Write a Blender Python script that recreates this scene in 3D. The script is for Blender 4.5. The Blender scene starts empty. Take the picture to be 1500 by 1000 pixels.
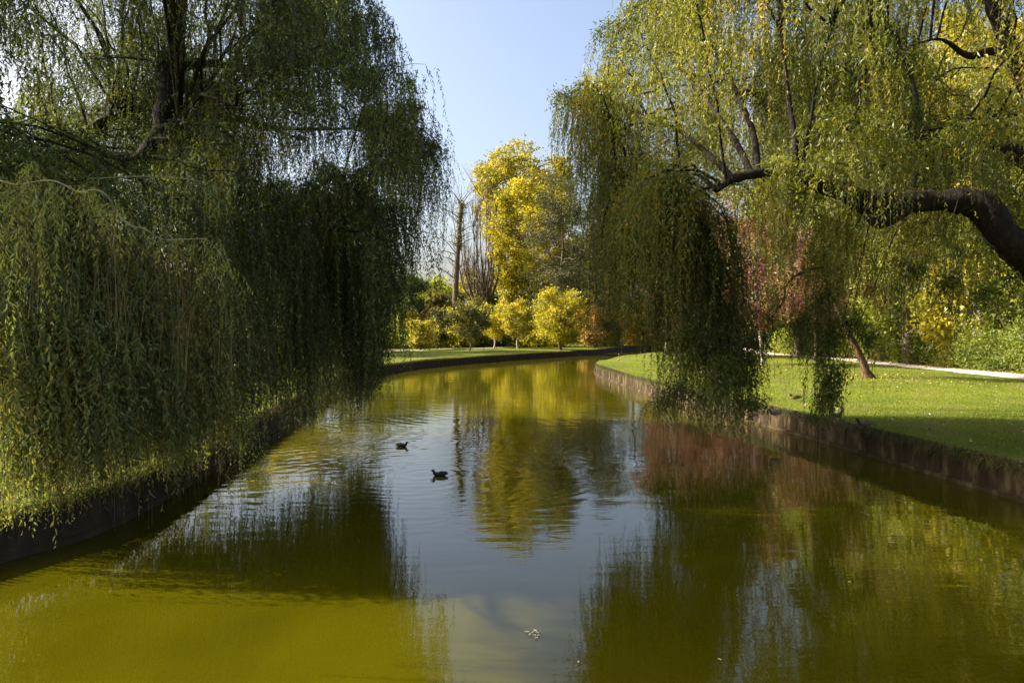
import bpy, math, random
import numpy as np
from mathutils import Vector
from mathutils.geometry import delaunay_2d_cdt

random.seed(7)
R = np.random.default_rng(7)
SC = bpy.context.scene
COL = SC.collection
rad = math.radians

# ------------------------------------------------------------------ camera
EYE = 3.6          # height of the eye over the water, metres
FOC = 1167.0       # focal length in photo pixels (1500 wide)
cam_d = bpy.data.cameras.new('camera')
cam = bpy.data.objects.new('camera', cam_d)
COL.objects.link(cam)
cam.location = (0, 0, EYE)
cam.rotation_euler = (rad(90 - 0.98), 0, 0)
cam_d.sensor_width = 36
cam_d.lens = 36 * FOC / 1500
cam_d.clip_start = 0.1
cam_d.clip_end = 3000
SC.camera = cam

# ------------------------------------------------------------------ light
SUN_EL = 33.0
SUN_DIR = Vector((-0.985, 0.17, 0)).normalized()      # horizontal direction towards the sun
world = bpy.data.worlds.new('World')
SC.world = world
world.use_nodes = True
wn = world.node_tree.nodes
wl = world.node_tree.links
wn.clear()
sky = wn.new('ShaderNodeTexSky')
sky.sky_type = 'NISHITA'
sky.sun_disc = False
sky.sun_elevation = rad(SUN_EL)
sky.sun_rotation = math.atan2(SUN_DIR.x, SUN_DIR.y)
sky.altitude = 50
sky.air_density = 0.85
sky.dust_density = 5.0
sky.ozone_density = 0.35
bg = wn.new('ShaderNodeBackground')
bg.inputs['Strength'].default_value = 0.112
wo = wn.new('ShaderNodeOutputWorld')
wl.new(sky.outputs[0], bg.inputs['Color'])
wl.new(bg.outputs[0], wo.inputs['Surface'])

sun_d = bpy.data.lights.new('sun', 'SUN')
sun_d.energy = 5.0
sun_d.angle = rad(0.53)
sun_d.color = (1.0, 0.92, 0.78)
sun = bpy.data.objects.new('sun', sun_d)
COL.objects.link(sun)
el = rad(SUN_EL)
sdir = Vector((SUN_DIR.x * math.cos(el), SUN_DIR.y * math.cos(el), math.sin(el)))
sun.rotation_euler = sdir.to_track_quat('Z', 'Y').to_euler()
sun.location = (-30, 5, 40)

SC.view_settings.view_transform = 'Standard'
SC.view_settings.look = 'None'
SC.view_settings.exposure = 1.52
SC.view_settings.gamma = 1.0
SC.view_settings.use_curve_mapping = False
SC.render.engine = 'CYCLES'
SC.cycles.max_bounces = 8
SC.cycles.diffuse_bounces = 3
SC.cycles.glossy_bounces = 4
SC.cycles.transmission_bounces = 5
SC.cycles.use_denoising = True
SC.cycles.denoiser = 'OPENIMAGEDENOISE'
SC.cycles.denoising_input_passes = 'RGB_ALBEDO_NORMAL'


def P(px, py, D):
    """point at photo pixel (px, py), D metres ahead of the eye"""
    return np.array([(px - 750) / FOC * D, D, EYE - (py - 480) / FOC * D])


# ------------------------------------------------------------------ materials
def new_mat(name):
    m = bpy.data.materials.new(name)
    m.use_nodes = True
    n = m.node_tree.nodes
    n.clear()
    return m, n, m.node_tree.links


def ramp(n, stops):
    r = n.new('ShaderNodeValToRGB')
    e = r.color_ramp.elements
    e[0].position = stops[0][0]
    e[0].color = (*stops[0][1], 1)
    e[1].position = stops[-1][0]
    e[1].color = (*stops[-1][1], 1)
    for p, c in stops[1:-1]:
        k = e.new(p)
        k.color = (*c, 1)
    return r


def leaf_mat(name, stops, trans=0.42, gloss=0.025, rough=0.5, tr_boost=1.5):
    """thin leaf: diffuse + light coming through + a little shine; the hue of each leaf comes from its own 'tint'"""
    m, n, l = new_mat(name)
    at = n.new('ShaderNodeAttribute')
    at.attribute_name = 'tint'
    rp = ramp(n, stops)
    l.new(at.outputs['Fac'], rp.inputs[0])
    df = n.new('ShaderNodeBsdfDiffuse')
    tr = n.new('ShaderNodeBsdfTranslucent')
    gl = n.new('ShaderNodeBsdfGlossy')
    gl.inputs['Roughness'].default_value = rough
    gl.inputs['Color'].default_value = (0.9, 0.95, 1, 1)
    mulv = n.new('ShaderNodeMix')
    mulv.data_type = 'RGBA'
    mulv.blend_type = 'MULTIPLY'
    mulv.inputs['Factor'].default_value = 1
    mulv.inputs['B'].default_value = (tr_boost * 1.05, tr_boost, tr_boost * 0.55, 1)
    l.new(rp.outputs[0], mulv.inputs['A'])
    l.new(rp.outputs[0], df.inputs[0])
    l.new(mulv.outputs['Result'], tr.inputs[0])
    mx = n.new('ShaderNodeMixShader')
    mx.inputs[0].default_value = trans
    l.new(df.outputs[0], mx.inputs[1])
    l.new(tr.outputs[0], mx.inputs[2])
    mx2 = n.new('ShaderNodeMixShader')
    mx2.inputs[0].default_value = gloss
    l.new(mx.outputs[0], mx2.inputs[1])
    l.new(gl.outputs[0], mx2.inputs[2])
    o = n.new('ShaderNodeOutputMaterial')
    l.new(mx2.outputs[0], o.inputs[0])
    return m


def noise_mat(name, stops, scale=4.0, detail=8, stretch=(1, 1, 1), rough=0.9, bump=0.0, bscale=None, spec=0.2, bdist=0.02, dist=0.0):
    m, n, l = new_mat(name)
    tc = n.new('ShaderNodeNewGeometry')
    mp = n.new('ShaderNodeMapping')
    mp.inputs['Scale'].default_value = stretch
    l.new(tc.outputs['Position'], mp.inputs['Vector'])
    nz = n.new('ShaderNodeTexNoise')
    nz.inputs['Scale'].default_value = scale
    nz.inputs['Detail'].default_value = detail
    nz.inputs['Roughness'].default_value = 0.6
    nz.inputs['Distortion'].default_value = dist
    l.new(mp.outputs[0], nz.inputs['Vector'])
    rp = ramp(n, stops)
    l.new(nz.outputs['Fac'], rp.inputs[0])
    b = n.new('ShaderNodeBsdfPrincipled')
    b.inputs['Roughness'].default_value = rough
    b.inputs['Specular IOR Level'].default_value = spec
    l.new(rp.outputs[0], b.inputs['Base Color'])
    if bump > 0:
        nb = n.new('ShaderNodeTexNoise')
        nb.inputs['Scale'].default_value = bscale or scale * 3
        nb.inputs['Detail'].default_value = 8
        l.new(mp.outputs[0], nb.inputs['Vector'])
        bp = n.new('ShaderNodeBump')
        bp.inputs['Strength'].default_value = bump
        bp.inputs['Distance'].default_value = bdist
        l.new(nb.outputs['Fac'], bp.inputs['Height'])
        l.new(bp.outputs[0], b.inputs['Normal'])
    o = n.new('ShaderNodeOutputMaterial')
    l.new(b.outputs[0], o.inputs[0])
    return m


M = {}
M['bark_dark'] = noise_mat('bark_dark', [(0.3, (0.010, 0.007, 0.005)), (0.55, (0.024, 0.018, 0.012)), (0.75, (0.06, 0.045, 0.03))], 5, stretch=(3, 3, 0.6), bump=1.0, bscale=14, bdist=0.04)
M['bark_brown'] = noise_mat('bark_brown', [(0.3, (0.05, 0.033, 0.022)), (0.55, (0.14, 0.10, 0.07)), (0.75, (0.26, 0.20, 0.15))], 4, stretch=(3, 3, 0.5), bump=0.8, bscale=12, bdist=0.04)
M['bark_pale'] = noise_mat('bark_pale', [(0.3, (0.16, 0.13, 0.09)), (0.5, (0.38, 0.34, 0.27)), (0.7, (0.52, 0.48, 0.40))], 1.2, stretch=(2, 2, 0.8), bump=0.5, bscale=8, bdist=0.03)
M['bark_red'] = noise_mat('bark_red', [(0.3, (0.03, 0.017, 0.010)), (0.55, (0.11, 0.060, 0.034)), (0.75, (0.30, 0.19, 0.11))], 5, stretch=(2, 2, 0.8), bump=0.8, bscale=12, bdist=0.04)
M['twig'] = noise_mat('twig', [(0.3, (0.05, 0.042, 0.02)), (0.7, (0.16, 0.13, 0.05))], 6)
M['twig_pale'] = noise_mat('twig_pale', [(0.3, (0.10, 0.09, 0.05)), (0.7, (0.34, 0.31, 0.19))], 9)
M['willow_dark'] = leaf_mat('willow_dark', [(0, (0.014, 0.022, 0.006)), (0.4, (0.036, 0.052, 0.010)), (0.68, (0.12, 0.15, 0.03)), (0.92, (0.26, 0.29, 0.07)), (1, (0.24, 0.18, 0.03))], trans=0.38, gloss=0.03)  # upper stops kept bright so the near curtain looks sunlit by colour
M['willow_gold'] = leaf_mat('willow_gold', [(0, (0.028, 0.04, 0.006)), (0.45, (0.105, 0.130, 0.015)), (0.8, (0.24, 0.245, 0.026)), (1, (0.42, 0.29, 0.025))], trans=0.45, gloss=0.03)
M['leaf_yellow'] = leaf_mat('leaf_yellow', [(0, (0.09, 0.09, 0.010)), (0.5, (0.27, 0.25, 0.022)), (1, (0.48, 0.36, 0.035))])
M['leaf_gold'] = leaf_mat('leaf_gold', [(0, (0.14, 0.12, 0.012)), (0.5, (0.42, 0.31, 0.03)), (1, (0.58, 0.35, 0.05))])
M['leaf_lime'] = leaf_mat('leaf_lime', [(0, (0.12, 0.12, 0.01)), (0.5, (0.32, 0.29, 0.016)), (1, (0.50, 0.39, 0.02))])
M['leaf_green'] = leaf_mat('leaf_green', [(0, (0.02, 0.035, 0.008)), (0.5, (0.055, 0.085, 0.016)), (1, (0.13, 0.16, 0.03))])
M['leaf_olive'] = leaf_mat('leaf_olive', [(0, (0.03, 0.038, 0.01)), (0.5, (0.10, 0.10, 0.02)), (1, (0.22, 0.18, 0.03))])
M['leaf_light'] = leaf_mat('leaf_light', [(0, (0.07, 0.095, 0.010)), (0.5, (0.20, 0.235, 0.024)), (1, (0.38, 0.39, 0.06))])
M['laurel'] = leaf_mat('laurel', [(0, (0.04, 0.06, 0.009)), (0.5, (0.13, 0.17, 0.024)), (1, (0.30, 0.32, 0.06))], gloss=0.02, rough=0.5)
M['leaf_orange'] = leaf_mat('leaf_orange', [(0, (0.10, 0.06, 0.012)), (0.5, (0.29, 0.17, 0.035)), (1, (0.45, 0.30, 0.08))])
M['leaf_red'] = leaf_mat('leaf_red', [(0, (0.05, 0.022, 0.014)), (0.5, (0.13, 0.05, 0.04)), (0.75, (0.21, 0.085, 0.065)), (1, (0.24, 0.20, 0.05))], tr_boost=1.2)
M['leaf_rust'] = leaf_mat('leaf_rust', [(0, (0.06, 0.035, 0.012)), (0.5, (0.19, 0.11, 0.03)), (1, (0.36, 0.22, 0.05))])
M['pine'] = leaf_mat('pine', [(0, (0.02, 0.026, 0.007)), (0.5, (0.065, 0.07, 0.016)), (1, (0.16, 0.13, 0.03))], trans=0.15)
M['grass_blade'] = leaf_mat('grass_blade', [(0, (0.06, 0.085, 0.007)), (0.5, (0.125, 0.155, 0.011)), (0.9, (0.20, 0.21, 0.018)), (1, (0.28, 0.22, 0.05))], trans=0.45)
M['dry_grass'] = leaf_mat('dry_grass', [(0, (0.03, 0.05, 0.012)), (0.5, (0.09, 0.09, 0.025)), (1, (0.26, 0.18, 0.07))], trans=0.3)
M['litter'] = leaf_mat('litter', [(0, (0.10, 0.05, 0.02)), (0.5, (0.22, 0.13, 0.035)), (1, (0.42, 0.32, 0.08))], trans=0.1)
M['leaf_pale'] = leaf_mat('leaf_pale', [(0, (0.60, 0.46, 0.14)), (1, (0.75, 0.66, 0.36))], trans=0.1, gloss=0.1)
M['feather_white'] = noise_mat('feather_white', [(0.3, (0.6, 0.6, 0.56)), (0.7, (0.75, 0.75, 0.72))], 30)


def lawn_mat():
    m, n, l = new_mat('lawn')
    g = n.new('ShaderNodeNewGeometry')
    a = n.new('ShaderNodeTexNoise')
    a.inputs['Scale'].default_value = 0.35
    a.inputs['Detail'].default_value = 6
    b_ = n.new('ShaderNodeTexNoise')
    b_.inputs['Scale'].default_value = 9
    b_.inputs['Detail'].default_value = 9
    l.new(g.outputs['Position'], a.inputs['Vector'])
    l.new(g.outputs['Position'], b_.inputs['Vector'])
    r1 = ramp(n, [(0.3, (0.075, 0.105, 0.008)), (0.55, (0.125, 0.155, 0.010)), (0.75, (0.18, 0.175, 0.02))])
    r2 = ramp(n, [(0.3, (0.45, 0.5, 0.45)), (0.5, (0.95, 0.95, 0.9)), (0.72, (1.35, 1.25, 1.2))])
    l.new(a.outputs['Fac'], r1.inputs[0])
    l.new(b_.outputs['Fac'], r2.inputs[0])
    mx = n.new('ShaderNodeMix')
    mx.data_type = 'RGBA'
    mx.blend_type = 'MULTIPLY'
    mx.inputs['Factor'].default_value = 1
    l.new(r1.outputs[0], mx.inputs['A'])
    l.new(r2.outputs[0], mx.inputs['B'])
    # bare earthy patches worn by the ducks
    c_ = n.new('ShaderNodeTexNoise')
    c_.inputs['Scale'].default_value = 0.55
    c_.inputs['Detail'].default_value = 5
    l.new(g.outputs['Position'], c_.inputs['Vector'])
    r3 = ramp(n, [(0.56, (0, 0, 0)), (0.70, (0.75, 0.75, 0.75))])
    l.new(c_.outputs['Fac'], r3.inputs[0])
    m2 = n.new('ShaderNodeMix')
    m2.data_type = 'RGBA'
    m2.inputs['B'].default_value = (0.16, 0.11, 0.06, 1)
    l.new(r3.outputs[0], m2.inputs['Factor'])
    l.new(mx.outputs['Result'], m2.inputs['A'])
    b = n.new('ShaderNodeBsdfPrincipled')
    b.inputs['Roughness'].default_value = 0.9
    b.inputs['Specular IOR Level'].default_value = 0.1
    l.new(m2.outputs['Result'], b.inputs['Base Color'])
    bp = n.new('ShaderNodeBump')
    bp.inputs['Strength'].default_value = 0.9
    bp.inputs['Distance'].default_value = 0.06
    l.new(b_.outputs['Fac'], bp.inputs['Height'])
    l.new(bp.outputs[0], b.inputs['Normal'])
    o = n.new('ShaderNodeOutputMaterial')
    l.new(b.outputs[0], o.inputs[0])
    return m


def water_mat():
    """turbid green pond water: silt colour below, mirror above, small wind and duck ripples"""
    m, n, l = new_mat('pond_water')
    g = n.new('ShaderNodeNewGeometry')

    def nz(scale, stretch, detail=3, rot=0.0, dist=0.0):
        mp = n.new('ShaderNodeMapping')
        mp.inputs['Scale'].default_value = stretch
        mp.inputs['Rotation'].default_value = (0, 0, rot)
        l.new(g.outputs['Position'], mp.inputs['Vector'])
        t = n.new('ShaderNodeTexNoise')
        t.inputs['Scale'].default_value = scale
        t.inputs['Detail'].default_value = detail
        t.inputs['Distortion'].default_value = dist
        l.new(mp.outputs[0], t.inputs['Vector'])
        return t.outputs['Fac']

    def math_(op, a, b=None, c=None):
        t = n.new('ShaderNodeMath')
        t.operation = op
        for i, v in enumerate((a, b, c)):
            if v is None:
                continue
            if isinstance(v, (int, float)):
                t.inputs[i].default_value = v
            else:
                l.new(v, t.inputs[i])
        return t.outputs[0]

    swell = math_('MULTIPLY', nz(0.55, (0.5, 1.4, 1), 2, 0.12, 0.4), 0.008)
    small = math_('MULTIPLY', nz(3.2, (0.55, 1.5, 1), 2, -0.1, 0.5), 0.0022)
    fine = math_('MULTIPLY', nz(11, (0.6, 1.3, 1), 2, 0.1), 0.0004)
    patch = nz(0.11, (1, 1, 1), 2)
    pr = n.new('ShaderNodeMapRange')
    pr.inputs['From Min'].default_value = 0.35
    pr.inputs['From Max'].default_value = 0.65
    pr.inputs['To Min'].default_value = 0.35
    pr.inputs['To Max'].default_value = 1.3
    l.new(patch, pr.inputs['Value'])
    h = math_('ADD', swell, math_('MULTIPLY', math_('ADD', small, fine), pr.outputs[0]))
    # ripple rings left by the swimming coots
    for (cx, cy, r_out, amp, wl_) in [(-2.2, 19.6, 7.5, 0.0012, 0.42), (-3.6, 24.6, 6.0, 0.0012, 0.36), (-9.0, 27.0, 19.0, 0.0015, 0.62)]:
        v = n.new('ShaderNodeVectorMath')
        v.operation = 'DISTANCE'
        wob = n.new('ShaderNodeTexNoise')
        wob.inputs['Scale'].default_value = 0.5
        l.new(g.outputs['Position'], wob.inputs['Vector'])
        l.new(g.outputs['Position'], v.inputs[0])
        v.inputs[1].default_value = (cx, cy, 0)
        d = v.outputs['Value']
        dd = math_('ADD', d, math_('MULTIPLY', wob.outputs['Fac'], 1.3))
        s = math_('SINE', math_('MULTIPLY', dd, 2 * math.pi / wl_))
        fall = math_('SMOOTH_MIN', math_('MAXIMUM', math_('SUBTRACT', 1.0, math_('DIVIDE', d, r_out)), 0.0), 1.0, 0.1)
        h = math_('ADD', h, math_('MULTIPLY', math_('MULTIPLY', s, fall), amp))
    bp = n.new('ShaderNodeBump')
    bp.inputs['Strength'].default_value = 1.0
    bp.inputs['Distance'].default_value = 1.0
    l.new(h, bp.inputs['Height'])
    silt = nz(0.22, (1, 1, 1), 5, 0, 0.6)
    rp = ramp(n, [(0.3, (0.040, 0.036, 0.0007)), (0.7, (0.064, 0.057, 0.001))])
    l.new(silt, rp.inputs[0])
    b = n.new('ShaderNodeBsdfPrincipled')
    l.new(rp.outputs[0], b.inputs['Base Color'])
    b.inputs['Roughness'].default_value = 0.015
    b.inputs['IOR'].default_value = 1.333
    l.new(bp.outputs[0], b.inputs['Normal'])
    o = n.new('ShaderNodeOutputMaterial')
    l.new(b.outputs[0], o.inputs[0])
    return m


M['lawn'] = lawn_mat()
M['water'] = water_mat()
M['path'] = noise_mat('path', [(0.3, (0.42, 0.35, 0.27)), (0.7, (0.60, 0.52, 0.43))], 3, bump=0.4, bscale=40)
M['wall_wood'] = noise_mat('wall_wood', [(0.3, (0.014, 0.009, 0.004)), (0.52, (0.042, 0.027, 0.012)), (0.75, (0.20, 0.15, 0.075))], 2.2, stretch=(1, 1, 0.35), bump=0.6, bscale=18, bdist=0.02)
M['wall_far'] = noise_mat('wall_far', [(0.3, (0.025, 0.016, 0.009)), (0.7, (0.075, 0.048, 0.026))], 2, stretch=(1, 1, 0.5), bump=0.6, bscale=10)


# ------------------------------------------------------------------ object helpers
def tag(o, label=None, cat=None, group=None, kind=None):
    if label:
        o['label'] = label
    if cat:
        o['category'] = cat
    if group:
        o['group'] = group
    if kind:
        o['kind'] = kind
    return o


def empty(name, loc=(0, 0, 0), rz=0.0, label=None, cat=None, group=None):
    o = bpy.data.objects.new(name, None)
    o.empty_display_size = 0.3
    COL.objects.link(o)
    o.location = loc
    o.rotation_euler = (0, 0, rz)
    return tag(o, label, cat, group)


def mesh_np(name, V, F, mat, parent=None, tint=None, smooth=False):
    """V (n,3), F (m,k) one face size; world coordinates unless the parent is moved"""
    V = np.asarray(V, dtype=np.float32)
    F = np.asarray(F, dtype=np.int32)
    me = bpy.data.meshes.new(name)
    k = F.shape[1]
    me.vertices.add(len(V))
    me.vertices.foreach_set('co', V.ravel())
    me.loops.add(F.size)
    me.loops.foreach_set('vertex_index', F.ravel())
    me.polygons.add(len(F))
    me.polygons.foreach_set('loop_start', np.arange(0, F.size, k, dtype=np.int32))
    me.polygons.foreach_set('use_smooth', np.full(len(F), smooth))
    if tint is not None:
        at = me.attributes.new('tint', 'FLOAT', 'FACE')
        at.data.foreach_set('value', np.clip(tint, 0, 1).astype(np.float32))
    me.update(calc_edges=True)
    me.materials.append(mat)
    o = bpy.data.objects.new(name, me)
    COL.objects.link(o)
    if parent is not None:
        o.parent = parent
        o.location = -parent.matrix_basis.translation if parent.rotation_euler.z == 0 else (0, 0, 0)
    return o


def local(parent_loc, V):
    return np.asarray(V) - np.asarray(parent_loc)


class Geo:
    """collects quads (tubes) or triangles"""
    def __init__(s):
        s.V, s.F, s.n = [], [], 0

    def add(s, V, F):
        s.V.append(np.asarray(V, dtype=float))
        s.F.append(np.asarray(F, dtype=np.int64) + s.n)
        s.n += len(V)

    def out(s):
        return np.concatenate(s.V), np.concatenate(s.F)

    def build(s, name, mat, parent=None, smooth=True):
        V, F = s.out()
        return mesh_np(name, V, F, mat, parent, smooth=smooth)


def resample(pts, n):
    """Catmull-Rom through pts"""
    pts = np.asarray(pts, dtype=float)
    p = np.vstack([2 * pts[0] - pts[1], pts, 2 * pts[-1] - pts[-2]])
    t = np.linspace(0, len(pts) - 1 - 1e-6, n)
    i = t.astype(int)
    f = (t - i)[:, None]
    a, b, c, d = p[i], p[i + 1], p[i + 2], p[i + 3]
    return 0.5 * (2 * b + (c - a) * f + (2 * a - 5 * b + 4 * c - d) * f ** 2 + (3 * b - 3 * c + d - a) * f ** 3)


def tube(geo, pts, radii, sides=8, rough=0.0):
    pts = np.asarray(pts, dtype=float)
    radii = np.asarray(radii, dtype=float)
    n = len(pts)
    T = np.gradient(pts, axis=0)
    T /= np.linalg.norm(T, axis=1)[:, None] + 1e-9
    ref = np.array([0, 0, 1.0]) if abs(T[:, 2]).mean() < 0.8 else np.array([1.0, 0, 0])
    U = np.cross(T, ref)
    U /= np.linalg.norm(U, axis=1)[:, None] + 1e-9
    W = np.cross(T, U)
    a = np.linspace(0, 2 * np.pi, sides, endpoint=False)
    rr = radii[:, None] * (1 + rough * R.normal(0, 1, (n, sides)))
    V = pts[:, None, :] + rr[..., None] * (np.cos(a)[None, :, None] * U[:, None, :] + np.sin(a)[None, :, None] * W[:, None, :])
    V = V.reshape(-1, 3)
    i = np.arange(n - 1)[:, None] * sides
    j = np.arange(sides)[None, :]
    j2 = (j + 1) % sides
    F = np.stack([i + j, i + j2, i + sides + j2, i + sides + j], axis=-1).reshape(-1, 4)
    geo.add(V, F)


def norm(v):
    return v / (np.linalg.norm(v, axis=-1, keepdims=True) + 1e-9)


def leaf_tris(base, d, L, W):
    """one slim triangle per leaf, widest near its stalk"""
    n = len(base)
    r = R.normal(0, 1, (n, 3))
    w = norm(np.cross(d, r))
    L = np.broadcast_to(L, (n,))[:, None]
    W = np.broadcast_to(W, (n,))[:, None]
    v0 = base
    v1 = base + d * L * 0.38 + w * W
    v2 = base + d * L
    V = np.stack([v0, v1, v2], axis=1).reshape(-1, 3)
    F = np.arange(n * 3).reshape(-1, 3)
    return V, F


def leaf_rhombs(base, d, L, W):
    n = len(base)
    r = R.normal(0, 1, (n, 3))
    w = norm(np.cross(d, r))
    nn = np.cross(d, w)
    L = np.broadcast_to(L, (n,))[:, None]
    W = np.broadcast_to(W, (n,))[:, None]
    v0 = base
    v1 = base + d * L * 0.42 + w * W * 0.5 + nn * W * 0.12
    v3 = base + d * L * 0.42 - w * W * 0.5 + nn * W * 0.12
    v2 = base + d * L - nn * L * 0.06
    V = np.stack([v0, v1, v2, v3], axis=1).reshape(-1, 3)
    F = np.arange(n * 4).reshape(-1, 4)
    return V, F


# ------------------------------------------------------------------ the pond outline
right_bank = [(11.6, -30), (11.4, 0), (11.2, 8), (10.6, 16.5), (9.7, 26.3), (8.6, 33.6), (7.6, 42), (6.9, 52), (6.6, 60), (7.0, 67), (8.6, 75), (12, 85), (17.5, 95), (26, 104), (38, 109), (60, 112)]
far_bank = [(60, 150), (36, 142), (23, 133), (15.5, 119), (10, 106), (4, 95.5), (-3.5, 82), (-8.4, 70), (-10.4, 58), (-9.9, 45), (-8.9, 33), (-7.7, 21), (-7.3, 14.5), (-8.0, 12), (-9.6, 7), (-10.4, 0), (-10.8, -30)]


def smooth2(pts, step):
    pts = np.asarray(pts, float)
    seg = np.linalg.norm(np.diff(pts, axis=0), axis=1)
    fine = resample(pts, 1500)
    s = np.concatenate([[0], np.cumsum(np.linalg.norm(np.diff(fine, axis=0), axis=1))])
    t = np.arange(0, s[-1], step)
    return np.stack([np.interp(t, s, fine[:, k]) for k in range(fine.shape[1])], 1)


RB = smooth2(right_bank, 1.0)
FB = smooth2(far_bank, 1.0)
POND = np.vstack([RB, [(60, 112)], FB, [(-10.8, -30)]])


def in_pond(x, y):
    """even-odd test, vectorised"""
    x = np.atleast_1d(x)
    y = np.atleast_1d(y)
    c = np.zeros(len(x), bool)
    A = POND
    B = np.roll(POND, -1, axis=0)
    for (x0, y0), (x1, y1) in zip(A, B):
        if y0 == y1:
            continue
        k = ((y0 > y) != (y1 > y)) & (x < (x1 - x0) * (y - y0) / (y1 - y0) + x0)
        c ^= k
    return c


def ground_z(x, y):
    x = np.asarray(x, float)
    y = np.asarray(y, float)
    z = 0.62 + 0.06 * np.sin(x * 0.21 + 1.3) * np.cos(y * 0.17) + 0.03 * np.sin(x * 0.47 + y * 0.33)
    z = z + np.clip((x - 36) * 0.035, 0, 1.2) + np.clip((-x - 34) * 0.03, 0, 1.2)
    z = z + np.clip((y - 135) * 0.012, 0, 1.0)
    return z


def edge_dist(x, y):
    d = np.full(len(x), 1e9)
    for k in range(0, len(POND), 1):
        d = np.minimum(d, (x - POND[k, 0]) ** 2 + (y - POND[k, 1]) ** 2)
    return np.sqrt(d)


def build_lawn():
    pts = [tuple(p) for p in POND]
    ne = len(pts)
    edges = [(i, (i + 1) % ne) for i in range(ne)]
    xs, ys = [], []
    for (x0, x1, y0, y1, st) in [(-40, 50, -28, 115, 2.2), (-160, 160, 0, 260, 9), (-900, 900, -200, 1200, 80)]:
        gx, gy = np.meshgrid(np.arange(x0, x1 + .1, st), np.arange(y0, y1 + .1, st))
        gx = gx.ravel() + R.uniform(-.2, .2, gx.size) * st
        gy = gy.ravel() + R.uniform(-.2, .2, gy.size) * st
        if st > 2.2:
            k = ~((gx > -42) & (gx < 52) & (gy > -30) & (gy < 117))
            gx, gy = gx[k], gy[k]
        if st > 9:
            k = ~((gx > -165) & (gx < 165) & (gy > -5) & (gy < 265))
            gx, gy = gx[k], gy[k]
        xs.append(gx)
        ys.append(gy)
    gx = np.concatenate(xs)
    gy = np.concatenate(ys)
    k = (~in_pond(gx, gy)) & (edge_dist(gx, gy) > 0.7)
    pts += [(float(a), float(b)) for a, b in zip(gx[k], gy[k])]
    v, e, f, *_ = delaunay_2d_cdt([Vector(p) for p in pts], edges, [], 0, 1e-5)
    v = np.array([(p.x, p.y) for p in v])
    f = np.array([t for t in f if len(t) == 3])
    c = v[f].mean(axis=1)
    f = f[~in_pond(c[:, 0], c[:, 1])]
    z = ground_z(v[:, 0], v[:, 1])
    o = mesh_np('lawn', np.column_stack([v, z]), f, M['lawn'], smooth=True)
    n = o.data.polygons[0].normal.z
    if n < 0:
        o.data.flip_normals()
    tag(o, 'green park lawn on both banks of the pond', 'lawn', kind='structure')


build_lawn()

# water: one level sheet, the banks stand in it
wm = mesh_np('water', [(-30, -40, 0), (90, -40, 0), (90, 175, 0), (-30, 175, 0)], [(0, 1, 2, 3)], M['water'])
tag(wm, 'still green pond water mirroring the willows', 'water', kind='structure')


def strip(name, center, width, mat, dz, label, cat):
    c = smooth2(center, 0.8)
    t = norm(np.gradient(c, axis=0))
    nrm = np.stack([-t[:, 1], t[:, 0]], 1)
    cols = 7
    rows = []
    wob = 1 + 0.08 * np.sin(np.arange(len(c)) * 0.9) + 0.05 * R.normal(0, 1, len(c))
    for k in range(cols):
        p = c + nrm * (width * wob * (k / (cols - 1) - 0.5))[:, None]
        rows.append(np.column_stack([p, ground_z(p[:, 0], p[:, 1]) + dz]))
    V = np.concatenate(rows)
    n = len(c)
    F = [(k * n + i, k * n + i + 1, (k + 1) * n + i + 1, (k + 1) * n + i) for k in range(cols - 1) for i in range(n - 1)]
    o = mesh_np(name, V, F, mat)
    tag(o, label, cat, kind='structure')


strip('path', [(33, -10), (32, 20), (31, 40), (31.2, 55), (30.5, 80), (30, 100), (34, 125)], 2.8, M['path'], 0.05, 'pale gravel path between lawn and laurel hedge', 'path')
strip('path', [(-60, 50), (-40, 51.5), (-27, 55), (-20, 70), (-17, 90), (-12, 106), (-2, 118), (10, 130)], 2.2, M['path'], 0.05, 'sandy path crossing the lawn behind the left willow', 'path')


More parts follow.
